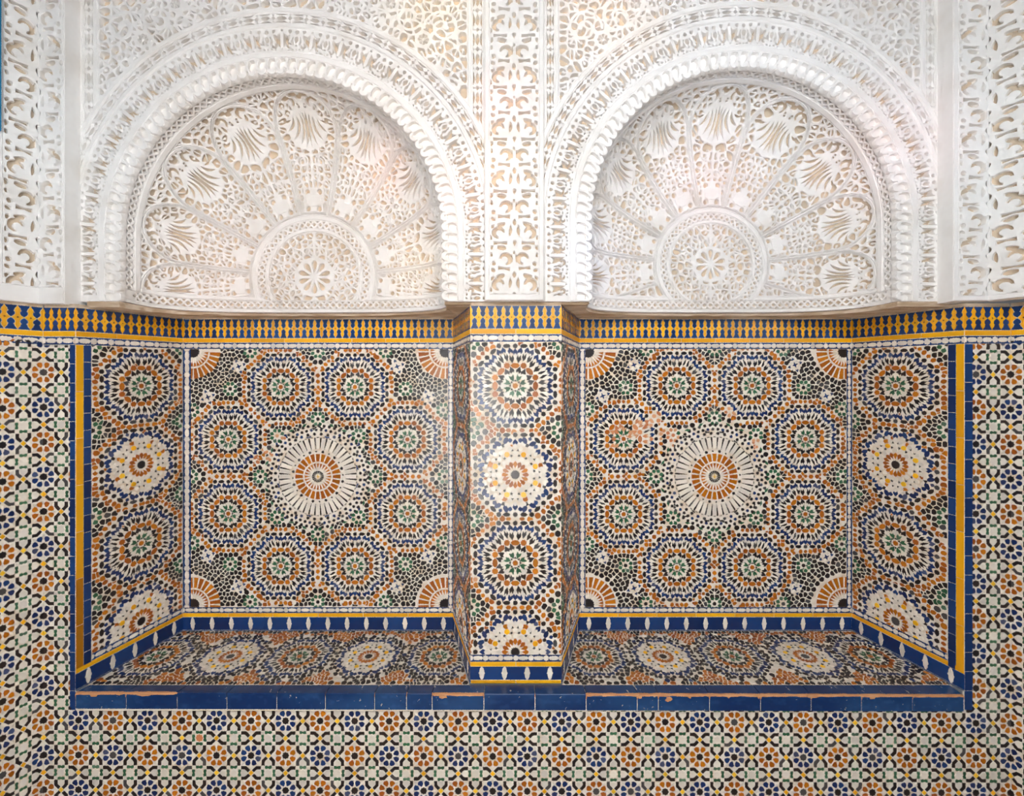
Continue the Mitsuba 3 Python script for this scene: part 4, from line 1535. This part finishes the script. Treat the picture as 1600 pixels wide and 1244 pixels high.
def arch(side, cpx, cpy, rpx, mpx, label_words, x_left, x_right, xs_chain, seed):
    cx, cz, R = (cpx - CX) * K, CAMZ + (HY - cpy) * K, rpx * K
    kx = lambda px: (px - CX) * K
    mp = flat(YF)
    field = box(x_left, ZB, x_right, ZTOP)
    R_in = R - 21 * K
    opening = arch_shape(cx, cz, R_in, ZB)
    key = thing('plaster_arch', f'white carved plaster arch field with scalloped edge over the {side} niche', 'plaster arch', 'carved plaster arches')
    disc = lambda r: arch_shape(cx, cz, r, ZB)
    r_f1, r_wide, r_f2, r_ch, r_f3 = R + 10 * K, R + 48 * K, R + 55 * K, R + 71 * K, R + 79 * K
    sheet(key, 'ground', field.difference(disc(R_in + .004)), mp, -DEPTH, label='beige recessed ground of the carving')
    # scalloped edge: leaning drops with a raised rim, wavy toward the hollow
    fm, L = arc_map(cx, cz, ZB, R - 10 * K)
    n = round(L / .0335); p = L / n
    hw = 21 * K / 2
    lean = .0
    ring_holes, bumps = [], []
    for i in range(n):
        c = (i + .5) * p
        t_ = 1 if side == 'right' else 1
        ring_holes.append(blob([(c - p * .20, -hw * .95), (c + p * .16, -hw * .55), (c + p * .44, hw * .35), (c + p * .32, hw * .90), (c - p * .16, hw * .92), (c - p * .40, hw * .1)]))
        bumps.append(Point(c - p * .05, -hw * .80).buffer(p * .46, 5))
    band = disc(R).difference(disc(R_in + .010)).union(unary_union(warp(bumps, fm, .01)).intersection(disc(R - .004))).intersection(field)
    lat = cut(band, warp(ring_holes, fm), .0016, .0015, seed)
    relief(key, 'scalloped_edge', lat, mp, .017, top=.004, chamfer=.0018, seg=.012)
    sheet(key, 'scallop_hollows', band, mp, -.012, 'plaster')
    # fillets
    for a, b in ((R, r_f1), (r_wide, r_f2), (r_ch, r_f3)):
        f = disc(b).difference(disc(a)).intersection(field)
        relief(key, 'fillet', f, mp, DEPTH + .003, top=.0035, chamfer=.003, seg=.03)
    fm, L = arc_map(cx, cz, ZB + .012, (r_f1 + r_wide) / 2)
    band = disc(r_wide).difference(disc(r_f1)).intersection(box(x_left, ZB, x_right, ZTOP))
    relief(key, 'leaf_band', cut(band, warp(arch_band_holes(L, r_wide - r_f1, .098), fm), .0012, .003, seed + 1), mp, DEPTH, chamfer=.0011)
    # upright laced borders beside the arch
    up = [box(kx(a), ZB, kx(b), ZTOP) for a, b in xs_chain]
    outer = field.difference(disc(r_f3))
    fm, L = arc_map(cx, cz, ZB, (r_f2 + r_ch) / 2)
    band = disc(r_ch).difference(disc(r_f2)).intersection(field)
    relief(key, 'laced_band', cut(band, warp(chain_holes(L, r_ch - r_f2, .056), fm), .0008, .0015, seed + 2), mp, DEPTH, chamfer=.0009)
    for (a, b), u in zip(xs_chain, up):
        w = kx(b) - kx(a)
        hs = [Polygon(np.column_stack([(kx(a) + kx(b)) / 2 + q[:, 1], ZTOP - q[:, 0]])) for q in (ring_pts(h.exterior) for h in chain_holes(ZTOP - ZB, w * .92, .0645))]
        relief(key, 'laced_border', cut(u.difference(disc(r_f3)), hs, .001, .0015, seed + 3), mp, DEPTH, chamfer=.0009)
    lo, hi = kx(xs_chain[0][1]), kx(xs_chain[1][0])
    fw = 6 * K
    for a, b in ((lo, lo + fw), (hi - fw, hi)):
        relief(key, 'fillet', box(a, ZB, b, ZTOP).difference(disc(r_f3)), mp, DEPTH + .003, top=.003, chamfer=.0025, seg=.05)
    for (a, b), edge in zip(xs_chain, (x_left, x_right)):
        a_, b_ = sorted((edge, kx(a) if edge == x_left else kx(b)))
        if b_ - a_ > .003:
            relief(key, 'fillet', box(a_, ZB, b_, ZTOP).difference(disc(r_f3)), mp, DEPTH + .002, top=.002, seg=.05)
    # spandrels: scrolls, round flowers and leaf cut-outs
    for sgn, (a, b) in ((-1, (lo + fw, cx)), (1, (cx, hi - fw))):
        reg = box(a, ZB, b, ZTOP).difference(disc(r_f3))
        if reg.is_empty:
            continue
        reg = max(polys(reg), key=lambda g: g.area)
        g = np.random.default_rng(seed + 17)
        ex = b if sgn > 0 else a
        strokes, keep_out, extra = [], [], []
        wx = lambda d: ex - sgn * d
        # big scrolls, out of the corner
        for (d, z, r, turns, ph) in ((.085, 2.70, .062, 1.5, 0), (.20, 2.735, .055, 1.4, 2), (.30, 2.715, .05, 1.4, 1), (.12, 2.58, .045, 1.3, 3), (.055, 2.50, .032, 1.2, 1), (.21, 2.62, .04, 1.3, 2), (.33, 2.80, .06, 1.4, 0), (.45, 2.76, .05, 1.4, 2)):
            t = np.linspace(0, turns * 2 * math.pi, 40)
            rr = r * (1 - .8 * t / t[-1])
            q_ = np.column_stack([wx(d) - sgn * rr * np.cos(t + ph), z + rr * np.sin(t + ph)])
            strokes.append(LineString(q_).buffer(.0048, 4))
            strokes.append(Point(q_[-1]).buffer(.009, 5))
            for f_ in (8, 16, 24):                       # leaves springing from the scroll
                o_ = q_[f_] - [wx(d), z]
                o_ = o_ / np.linalg.norm(o_)
                strokes.append(tear(q_[f_], q_[f_] + o_ * r * .55 + np.array([-o_[1], o_[0]]) * r * .2, .0065))
        for (d, z, r) in ((.028, 2.335, .020), (.032, 2.42, .019), (.15, 2.66, .024), (.26, 2.78, .022)):
            keep_out.append(Point(wx(d), z).buffer(r * 1.18))
            for q in range(8):
                a_ = q * math.pi / 4
                extra.append(tear((wx(d) + r * .8 * math.cos(a_), z + r * .8 * math.sin(a_)), (wx(d) + r * .18 * math.cos(a_), z + r * .18 * math.sin(a_)), r * .2))
        hs = lace(reg.difference(unary_union(keep_out)), .034, seed + 5, .2)
        st = unary_union(strokes)
        hs = [q for h in hs for q in polys(h.difference(st))] + extra
        relief(key, 'spandrel_carving', cut(reg, hs, .0025, .003, seed + 6), mp, DEPTH, chamfer=.0013)

    # ---------------- the hollow
    zc, Rm = CAMZ + (HY - mpx[0]) / FPX * 1.75, mpx[1] / FPX * 1.75
    sh = Shell(cx, cz, R_in, zc)
    tk = thing('plaster_hollow', f'white carved plaster hollow with a fan of lobes round a medallion, inside the {side} arch', 'plaster niche', 'carved plaster hollows')
    zb = ZB + .002
    ph = np.linspace(-math.pi * .5, math.pi * 1.5, 721)
    ph_ = np.arctan2(np.sin(ph), np.cos(ph))
    Lq = sh.l(ph_)
    down = np.sin(ph_) < 0
    rho_cut = np.where(down, (zb - zc) / np.minimum(Lq * np.sin(ph_), -1e-9), 9)
    tmax = np.where(rho_cut < 1, np.interp(np.clip(rho_cut, 0, 1), sh.rho, sh.t), 1.0)
    whole = Polygon(np.column_stack([tmax * Lq * np.cos(ph_), tmax * Lq * np.sin(ph_)])).buffer(0)
    # ground surface
    tau = np.concatenate([np.linspace(0.02, .8, 26), np.linspace(.82, 1, 26)])
    G = np.array([[tt * tm * L_ * math.cos(a), tt * tm * L_ * math.sin(a)] for tt in tau for a, tm, L_ in zip(ph_[:-1:2], tmax[:-1:2], Lq[:-1:2])])
    gd = .013
    V = sh(G[:, 0], G[:, 1], np.full(len(G), -gd))
    m_ = len(ph_[:-1:2])
    ii, jj = np.meshgrid(np.arange(len(tau) - 1), np.arange(m_), indexing='ij')
    F = np.stack([ii * m_ + jj, ii * m_ + (jj + 1) % m_, (ii + 1) * m_ + (jj + 1) % m_, (ii + 1) * m_ + jj], -1).reshape(-1, 4)
    F = np.vstack([F[:, [0, 1, 2]], F[:, [0, 2, 3]], np.array([[0, i, i + 1] for i in range(1, m_ - 1)])])
    part(tk, 'ground', (V, F), 'plaster_ground', smooth=True, label='beige recessed ground of the carving')

    def contour(t0, t1, z0):
        """The part of the hollow between two shares of the way out, above the height z0."""
        o = Polygon(np.column_stack([np.minimum(t1, 1) * Lq * np.cos(ph_), np.minimum(t1, 1) * Lq * np.sin(ph_)])).buffer(0)
        if t0 > 0:
            o = o.difference(Polygon(np.column_stack([t0 * Lq * np.cos(ph_), t0 * Lq * np.sin(ph_)])).buffer(0))
        return o.intersection(above(z0))

    def above(z0):
        rc = np.where(np.sin(ph_) * np.sign(z0 - zc) > 1e-6, (z0 - zc) / np.where(np.abs(Lq * np.sin(ph_)) < 1e-9, 1e-9, Lq * np.sin(ph_)), 9)
        tm = np.where((rc < 1) & (rc > 0), np.interp(np.clip(rc, 0, 1), sh.rho, sh.t), 1.02)
        return Polygon(np.column_stack([tm * Lq * np.cos(ph_), tm * Lq * np.sin(ph_)])).buffer(0)

    A = sh.arc
    T1, T2, T3 = 1 - .022 / A, 1 - .056 / A, 1 - .078 / A
    zn0, zn1, zf1 = zb + .012, zb + .046, zb + .060
    # plain margin next to the arch, and the plain foot
    relief(tk, 'plain_margin', contour(T1, 1.0, zb), sh, gd + .002, top=.002, chamfer=.001, seg=.02, smooth=35, uneven=.0006)
    relief(tk, 'plain_foot', contour(0, T1, zb).difference(above(zn0)), sh, gd + .002, top=.002, seg=.02, chamfer=.001, smooth=35, uneven=.0006)
    # net border round the hollow and along its foot
    pa_ = np.linspace(math.radians(-25), math.radians(205), 500)
    tc = (T1 + T2) / 2
    path = np.column_stack([tc * sh.l(np.arctan2(np.sin(pa_), np.cos(pa_))) * np.cos(pa_), tc * sh.l(np.arctan2(np.sin(pa_), np.cos(pa_))) * np.sin(pa_)])
    cum = np.concatenate([[0], np.cumsum(np.linalg.norm(np.diff(path, axis=0), axis=1))])

    def net_map(p):
        a = np.interp(p[:, 0], cum, pa_)
        L_ = sh.l(np.arctan2(np.sin(a), np.cos(a)))
        t = tc + p[:, 1] / A
        return np.column_stack([t * L_ * np.cos(a), t * L_ * np.sin(a)])
    band = contour(T2, T1, zn1)
    relief(tk, 'net_border', cut(band, warp(net_holes(cum[-1], .034), net_map), .0012, .0012, seed + 8, 6e-6), sh, gd, chamfer=.0012, smooth=35)
    xs_ = np.linspace(-1, 1, 400) * sh.R * .999 + cx
    bp_ = sh.to_q(np.column_stack([xs_, np.full(400, (zn0 + zn1) / 2)]))
    S3 = sh.surface(bp_)
    cum2 = np.concatenate([[0], np.cumsum(np.linalg.norm(np.diff(S3, axis=0), axis=1))])

    def foot_map(p):
        x = np.interp(p[:, 0], cum2, xs_)
        return sh.to_q(np.column_stack([x, (zn0 + zn1) / 2 + p[:, 1]]))
    band = contour(0, T1, zn0).difference(above(zn1))
    relief(tk, 'net_border', cut(band, warp(net_holes(cum2[-1], zn1 - zn0), foot_map), .0012, .0012, seed + 9, 6e-6), sh, gd, chamfer=.0012, smooth=35)
    relief(tk, 'fillet', contour(T3, T2, zn1), sh, gd + .003, top=.003, chamfer=.002, seg=.02, smooth=35, uneven=.0006)
    foot = contour(0, T3, zn1).difference(above(zf1))
    # medallion
    circ = lambda r: Polygon(sh.to_q(sh.c + r * np.column_stack([np.cos(np.linspace(0, 2 * math.pi, 181)[:-1]), np.sin(np.linspace(0, 2 * math.pi, 181)[:-1])])))
    up_ = above(zf1)
    upn = above(zn1)
    relief(tk, 'fillet', foot.difference(circ(Rm)), sh, gd + .003, top=.003, chamfer=.002, seg=.02, smooth=35, uneven=.0006)
    for a, b in ((Rm * .93, Rm), (Rm * .74, Rm * .79)):
        relief(tk, 'medallion_fillet', circ(b).difference(circ(a)).intersection(upn), sh, gd + .003, top=.003, chamfer=.002, seg=.02, smooth=35, uneven=.0006)
    rn = Rm * .86
    hs = []
    for h in net_holes(2 * math.pi * rn, Rm * .14):
        p_ = ring_pts(h.exterior)
        r_, a_ = rn + p_[:, 1], p_[:, 0] / rn
        hs.append(Polygon(sh.to_q(sh.c + np.column_stack([r_ * np.cos(a_), r_ * np.sin(a_)]))))
    relief(tk, 'medallion_net', cut(circ(Rm * .93).difference(circ(Rm * .79)).intersection(upn), hs, .0005, .0008, seed + 10, 5e-6), sh, gd, chamfer=.0006, smooth=35)
    inner = circ(Rm * .74).intersection(upn)
    q0 = np.array(inner.centroid.coords[0])
    st, ex, ko = [], [], []
    rr = circ(Rm * .745).bounds[2]
    for r_ in (.42,):
        st.append(Point(0, 0).buffer(rr * r_ + .003).difference(Point(0, 0).buffer(rr * r_ - .003)))
    for q in range(10):
        a_ = math.pi / 2 + q * math.pi / 5
        u, v = np.array([math.cos(a_), math.sin(a_)]), np.array([-math.sin(a_), math.cos(a_)])
        ex += [tear(u * rr * .36, u * rr * .10, rr * .055)]
        st += [LineString([u * rr * .42, u * rr * .62 + v * rr * .12, u * rr * .80, u * rr * .62 - v * rr * .12, u * rr * .42]).buffer(.0028, 3)]
    ko = Point(0, 0).buffer(rr * .40)
    hs = lace(inner.difference(ko), .0225, seed + 11, .24, axis=0.0)
    st = unary_union(st)
    hs = [w for h in hs for w in polys(h.difference(st))] + ex
    relief(tk, 'medallion_carving', cut(inner, hs, .0015, .0015, seed + 12, 6e-6), sh, gd, smooth=35)
    # fan of nine lobes
    fan = contour(0, T3, zf1).difference(circ(Rm))
    D = math.radians(24.5)
    tm_ = float(np.interp(Rm / .58, sh.rho, sh.t))
    AL = .37
    lobes = []
    tend = T3 - .004 / A

    def lobe_map(p, phi0):
        """Lobe coordinates: across b, along a (metres) to the hollow."""
        b, a = p[:, 0], p[:, 1]
        r = Rm + a * .92
        phi = phi0 - b / r
        phw = np.arctan2(np.sin(phi), np.cos(phi))
        L_ = sh.l(phw)
        t_in = np.interp(Rm / L_, sh.rho, sh.t)
        t = t_in + a / AL * (tend - t_in)
        return np.column_stack([t * L_ * np.cos(phw), t * L_ * np.sin(phw)])
    hwid = lambda a: (Rm + a * .92) * D / 2
    a_line = np.linspace(.006, .265, 12)
    side_r = np.column_stack([hwid(a_line) * .985, a_line])
    th = np.radians(np.linspace(0, 180, 21))
    w26 = hwid(.265) * .985
    tip = np.column_stack([w26 * np.cos(th), .265 + (AL - .265) * np.sin(th)])
    outline = Polygon(np.vstack([side_r, tip[1:-1], (side_r * [-1, 1])[::-1]]))
    shrunk = [outline.buffer(-.0002), outline.buffer(-.0026), outline.buffer(-.0036), outline.buffer(-.0062)]
    body = outline.buffer(-.0064)
    lo_b = []
    # palmette cut-outs
    ph_holes, keep = [], []
    fa = .305
    for s_ in (-1, 1):
        for (x0, x1, y1, w, bend) in ((.0055, .009, .205, .0036, .06), (.016, .027, .212, .0038, .12), (.027, .046, .228, .0040, .16), (.038, .062, .252, .0038, .16), (.048, .074, .280, .0032, .14)):
            ph_holes.append(almond((s_ * x0, fa - x0 * .5), (s_ * x1, y1), w, bend * -s_))
        ph_holes.append(Point(s_ * .010, fa + .010).buffer(.0036, 4))
        ph_holes.append(crescent((s_ * .036, .328), .013, .010, 20 if s_ > 0 else -60, 240 if s_ > 0 else 160))
        ph_holes.append(Point(s_ * .021, .022).buffer(.0085, 5)); ph_holes.append(Point(s_ * .022, .074).buffer(.0085, 5))
    ph_holes.append(blob([(-.012, .335), (.012, .335), (.007, .352), (-.007, .352)]))
    keep = unary_union([Polygon([(-.070, .268), (-.03, .308), (-.045, .340), (.045, .340), (.03, .308), (.070, .268), (.046, .212), (0, .195), (-.046, .212)]), box(-.034, .012, .034, .084)])
    for s_ in (-1, 1):
        ph_holes += [almond((s_ * .052, .330), (s_ * .030, .345), .0045), Point(s_ * .012, .322).buffer(.0034, 4)]
    blank = Polygon([(-.028, .034), (-.020, .034), (-.014, .028), (.014, .028), (.020, .034), (.028, .034), (.028, .062), (.018, .070), (.008, .062), (-.008, .062), (-.018, .070), (-.028, .062)])
    spine = LineString([(0, .19), (0, .085)]).buffer(.0022)
    curl = []
    for s_ in (-1, 1):
        for (x, y, r) in ((.028, .165, .017), (.030, .118, .016)):
            t = np.linspace(0, 2.6 * math.pi, 26)
            q = r * (1 - .7 * t / t[-1])
            curl.append(LineString(np.column_stack([s_ * (x + q * np.cos(t + 2)), y + q * np.sin(t + 2)])).buffer(.0024, 3))
    curl = unary_union(curl + [spine])
    for k in range(9):
        phi0 = math.pi / 2 + (k - 4) * D
        hs = lace(body.buffer(-.0005).difference(keep), .0238, seed + 60 + k % 4, .25, axis=0.0)
        hs = [w for h in hs for w in polys(h.difference(curl))] + ph_holes
        fm_ = lambda p, f_=phi0: lobe_map(p, f_)
        o_q = unary_union(warp([outline], fm_, .02)).intersection(fan)
        lobes.append(o_q)
        b_q = unary_union(warp([body], fm_, .02)).intersection(fan)
        if b_q.is_empty:
            continue
        relief(tk, 'lobe_carving', cut(b_q, warp(hs, fm_, .012), .0012, .0012, seed + 13, 6e-6), sh, gd, smooth=35)
        relief(tk, 'lobe_blank', unary_union(warp([blank], fm_, .02)).intersection(fan), sh, .004, top=.0025, chamfer=.001, smooth=35)
        for a, b in ((0, 1), (2, 3)):
            rim = unary_union(warp([shrunk[a]], fm_, .015)).difference(unary_union(warp([shrunk[b]], fm_, .015))).intersection(fan)
            relief(tk, 'lobe_rim', rim, sh, gd + .003, top=.0032, chamfer=.0007, seg=.015, smooth=35, uneven=.0006)
    rest = fan.difference(unary_union(lobes).buffer(.0004))
    hs = lace(rest.buffer(-.0015), .024, seed + 14, .25)
    relief(tk, 'corner_carving', cut(rest, hs, .001, .0012, seed + 15, 6e-6), sh, gd, smooth=35)

    # ---------------- raw underside between the hollow's foot and the tiled niche
    foot_line = sh.surface(sh.to_q(np.column_stack([np.linspace(cx - R_in * .9995, cx + R_in * .9995, 160), np.full(160, zb)])))[:, :2]
    if side == 'left':
        plan = [SL + [0, .04], A0 + [0, .012], A1 + [0, .012], PL + [0, .012]]
    else:
        plan = [PR + [0, .012], B0 + [0, .012], B1 + [0, .012], SR + [0, .04]]
    plan = Polygon(plan)
    open_ = Polygon(list(foot_line + [0, .012]) + [(foot_line[-1][0], 1.3), (foot_line[0][0], 1.3)])
    sof = max(polys(plan.difference(open_.buffer(0))), key=lambda g: g.area)
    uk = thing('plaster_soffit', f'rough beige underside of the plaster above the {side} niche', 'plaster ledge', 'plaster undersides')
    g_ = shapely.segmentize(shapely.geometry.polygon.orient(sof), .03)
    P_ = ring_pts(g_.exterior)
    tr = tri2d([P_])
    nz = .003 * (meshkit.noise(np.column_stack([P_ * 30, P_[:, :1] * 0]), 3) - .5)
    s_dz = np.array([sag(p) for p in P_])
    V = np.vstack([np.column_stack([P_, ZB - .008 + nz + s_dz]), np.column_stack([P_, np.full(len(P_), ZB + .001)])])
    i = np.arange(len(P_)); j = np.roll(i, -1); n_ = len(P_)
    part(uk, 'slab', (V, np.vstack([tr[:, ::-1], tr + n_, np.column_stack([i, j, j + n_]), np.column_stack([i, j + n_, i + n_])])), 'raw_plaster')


YPL = 1.455       # faces of the outer pilasters
YPP = 1.49        # face of the panel on the pier
XPL, XPR = xat(60, YPL), xat(1544, YPL)
XRL, XRR = xat(100, YPL), xat(1490, YPL)
arch('left', 440, 366, 275, (432, 96), '', XRL, xat(757, YPP) + .004, ((130, 147), (737, 755)), 100)
arch('right', 1162, 343, 262, (412, 87), '', xat(850, YPP) - .004, XRR, ((853, 867), (1445, 1462)), 200)


def solid_slab(key, name, x0, x1, y0, y1, z0, z1, bsdf='plaster'):
    part(key, name, rounded_slab(x0, x1, y0, y1, z0, z1, .003), bsdf)


# pilaster over the pier
key = thing('plaster_pilaster', 'white carved plaster strip of mirrored scrolls above the central pier', 'carved plaster', 'carved scroll strips')
x0, x1 = xat(757, YPP), xat(850, YPP)
e = 8 * YPP / FPX
xm, hw = (x0 + x1) / 2, (x1 - x0) / 2 - e
zt0 = zat(470, YPP)
reg = box(x0, zt0, x1, ZTOP)
hs = [affinity.translate(h, xm, 0) for h in scroll_holes(hw * .985, 2.14, 8, zat(47, YPP) + .62, True)]
inner = box(xm - hw, zat(460, YPP), xm + hw, ZTOP)
relief(key, 'frame', reg.difference(inner), flat(YPP), .06, top=.003, chamfer=.003, seg=.04)
relief(key, 'scroll_carving', cut(inner, hs, .001, .003, 301), flat(YPP), DEPTH, chamfer=.0012)
sheet(key, 'ground', inner, flat(YPP), -DEPTH + .002, label='beige recessed ground of the carving')

# outer pilasters, each folded round the corner of the room
for side, xc, xi, lab in (('left', XPL, XRL, 'white carved plaster strip on the left, folded round the corner of the room'), ('right', XPR, XRR, 'white carved plaster strip on the right, folded round the corner of the room')):
    key = thing('plaster_pilaster', lab, 'carved plaster', 'carved scroll strips')
    zf = zat(475 if side == 'left' else 470, YPL)
    zcv = zat(449 if side == 'left' else 462, YPL)
    a, b = min(xc, xi), max(xc, xi)
    frame = 3 if side == 'left' else 8
    e = frame * YPL / FPX
    ca, cb = (a, b - e) if side == 'left' else (a + e, b)
    inner = box(ca, zcv, cb, ZTOP)
    hw = cb - ca
    fold = box(a - .004, zcv, a, ZTOP) if side == 'left' else box(b, zcv, b + .004, ZTOP)
    sg = 1 if side == 'left' else -1
    corner = a if side == 'left' else b
    hs = [affinity.translate(affinity.scale(h, sg, 1, origin=(0, 0)), corner, 0) for h in scroll_holes(hw * .98, .187 / hw * (1 if side == 'left' else .93), 9, 3.05, True, 0.0)]
    reg = box(a - (.004 if side == 'left' else 0), zf, b + (.004 if side == 'right' else 0), ZTOP)
    relief(key, 'margin', reg.difference(inner.union(fold)), flat(YPL), .0595, top=.0005, chamfer=.002, seg=.04)
    relief(key, 'scroll_carving', cut(inner.union(fold), hs, .0004, .003, 311), flat(YPL), DEPTH, chamfer=.0012)
    sheet(key, 'ground', inner, flat(YPL), -DEPTH + .002, label='beige recessed ground of the carving')
    # the step back to the arch's field
    xs0, xs1 = (b - .012, b - .001) if side == 'left' else (a + .001, a + .012)
    solid_slab(key, 'reveal', xs0, xs1, YPL + .004, YF + .022, zf + .001, ZTOP)
    # the leaf on the side wall
    d3 = (LL - np.array([XL, YW])) if side == 'left' else (RR - np.array([XR, YW]))
    d3 = d3 / np.linalg.norm(d3)
    nn = np.array([-d3[1], d3[0]])
    if nn @ (np.array([0, 0]) - np.array([xc, YPL])) < 0:
        nn = -nn
    o = np.array([xc, YPL])

    def side_map(x, z, w, o=o, d3=d3, nn=nn):
        p = o + np.asarray(x)[:, None] * d3 + np.asarray(w)[:, None] * nn
        return np.column_stack([p, z])
    wid = hw if side == 'left' else hw * 1.0
    inner = box(0, zcv, wid, ZTOP)
    hs2 = [affinity.scale(h, -1, 1, origin=(0, 0)) for h in scroll_holes(wid * .98, .187 / hw * (1 if side == 'left' else .93), 9, 3.05 - .045, True, 0.0)]
    leaf = cut(inner.union(box(-.004, zcv, 0, ZTOP)), hs2, .0004, .003, 321)
    flipped = side == 'right'
    relief(key, 'scroll_carving', leaf, side_map, DEPTH, chamfer=.0012)
    sheet(key, 'ground', inner, side_map, -DEPTH + .002, label='beige recessed ground of the carving')
    relief(key, 'margin', unary_union([box(wid, zf, wid + .30, ZTOP), box(-.004, zf, wid, zcv)]), side_map, .05, top=.0005, chamfer=.002, seg=.05)

# raw plaster course between the friezes and the carved plaster
for name, a, b in SEGMENTS:
    pa = wallpatch(a, b, ZF1, ZB - .002)
    host = {'left side wall': 'wall_left', 'right side wall': 'wall_right'}.get(name, 'wall_back')
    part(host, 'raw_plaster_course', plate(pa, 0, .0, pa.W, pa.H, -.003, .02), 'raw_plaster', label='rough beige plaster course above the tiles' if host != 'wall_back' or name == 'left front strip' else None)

# blue painted edge at the picture's upper left, standing on the left room wall's plaster
key = thing('painted_board', 'narrow blue painted board edge at the upper left, beside the plaster', 'painted board')
d3 = (LL - np.array([XL, YW])) / np.linalg.norm(LL - np.array([XL, YW]))
p0 = np.array([XPL, YPL]) + d3 * .083
nn = np.array([-d3[1], d3[0]]); nn = nn if nn @ -p0 > 0 else -nn
c = [np.array([*(p0 + nn * .001), zat(205, 1.38)]), np.array([*(p0 + d3 * .2 + nn * .001), zat(205, 1.38)]), np.array([*(p0 + nn * .001), ZTOP]), np.array([*(p0 + d3 * .2 + nn * .001), ZTOP])]
pa = Patch(*c)
part(key, 'board', plate(pa, 0, 0, pa.W, pa.H, .014, .012), 'blue_paint')
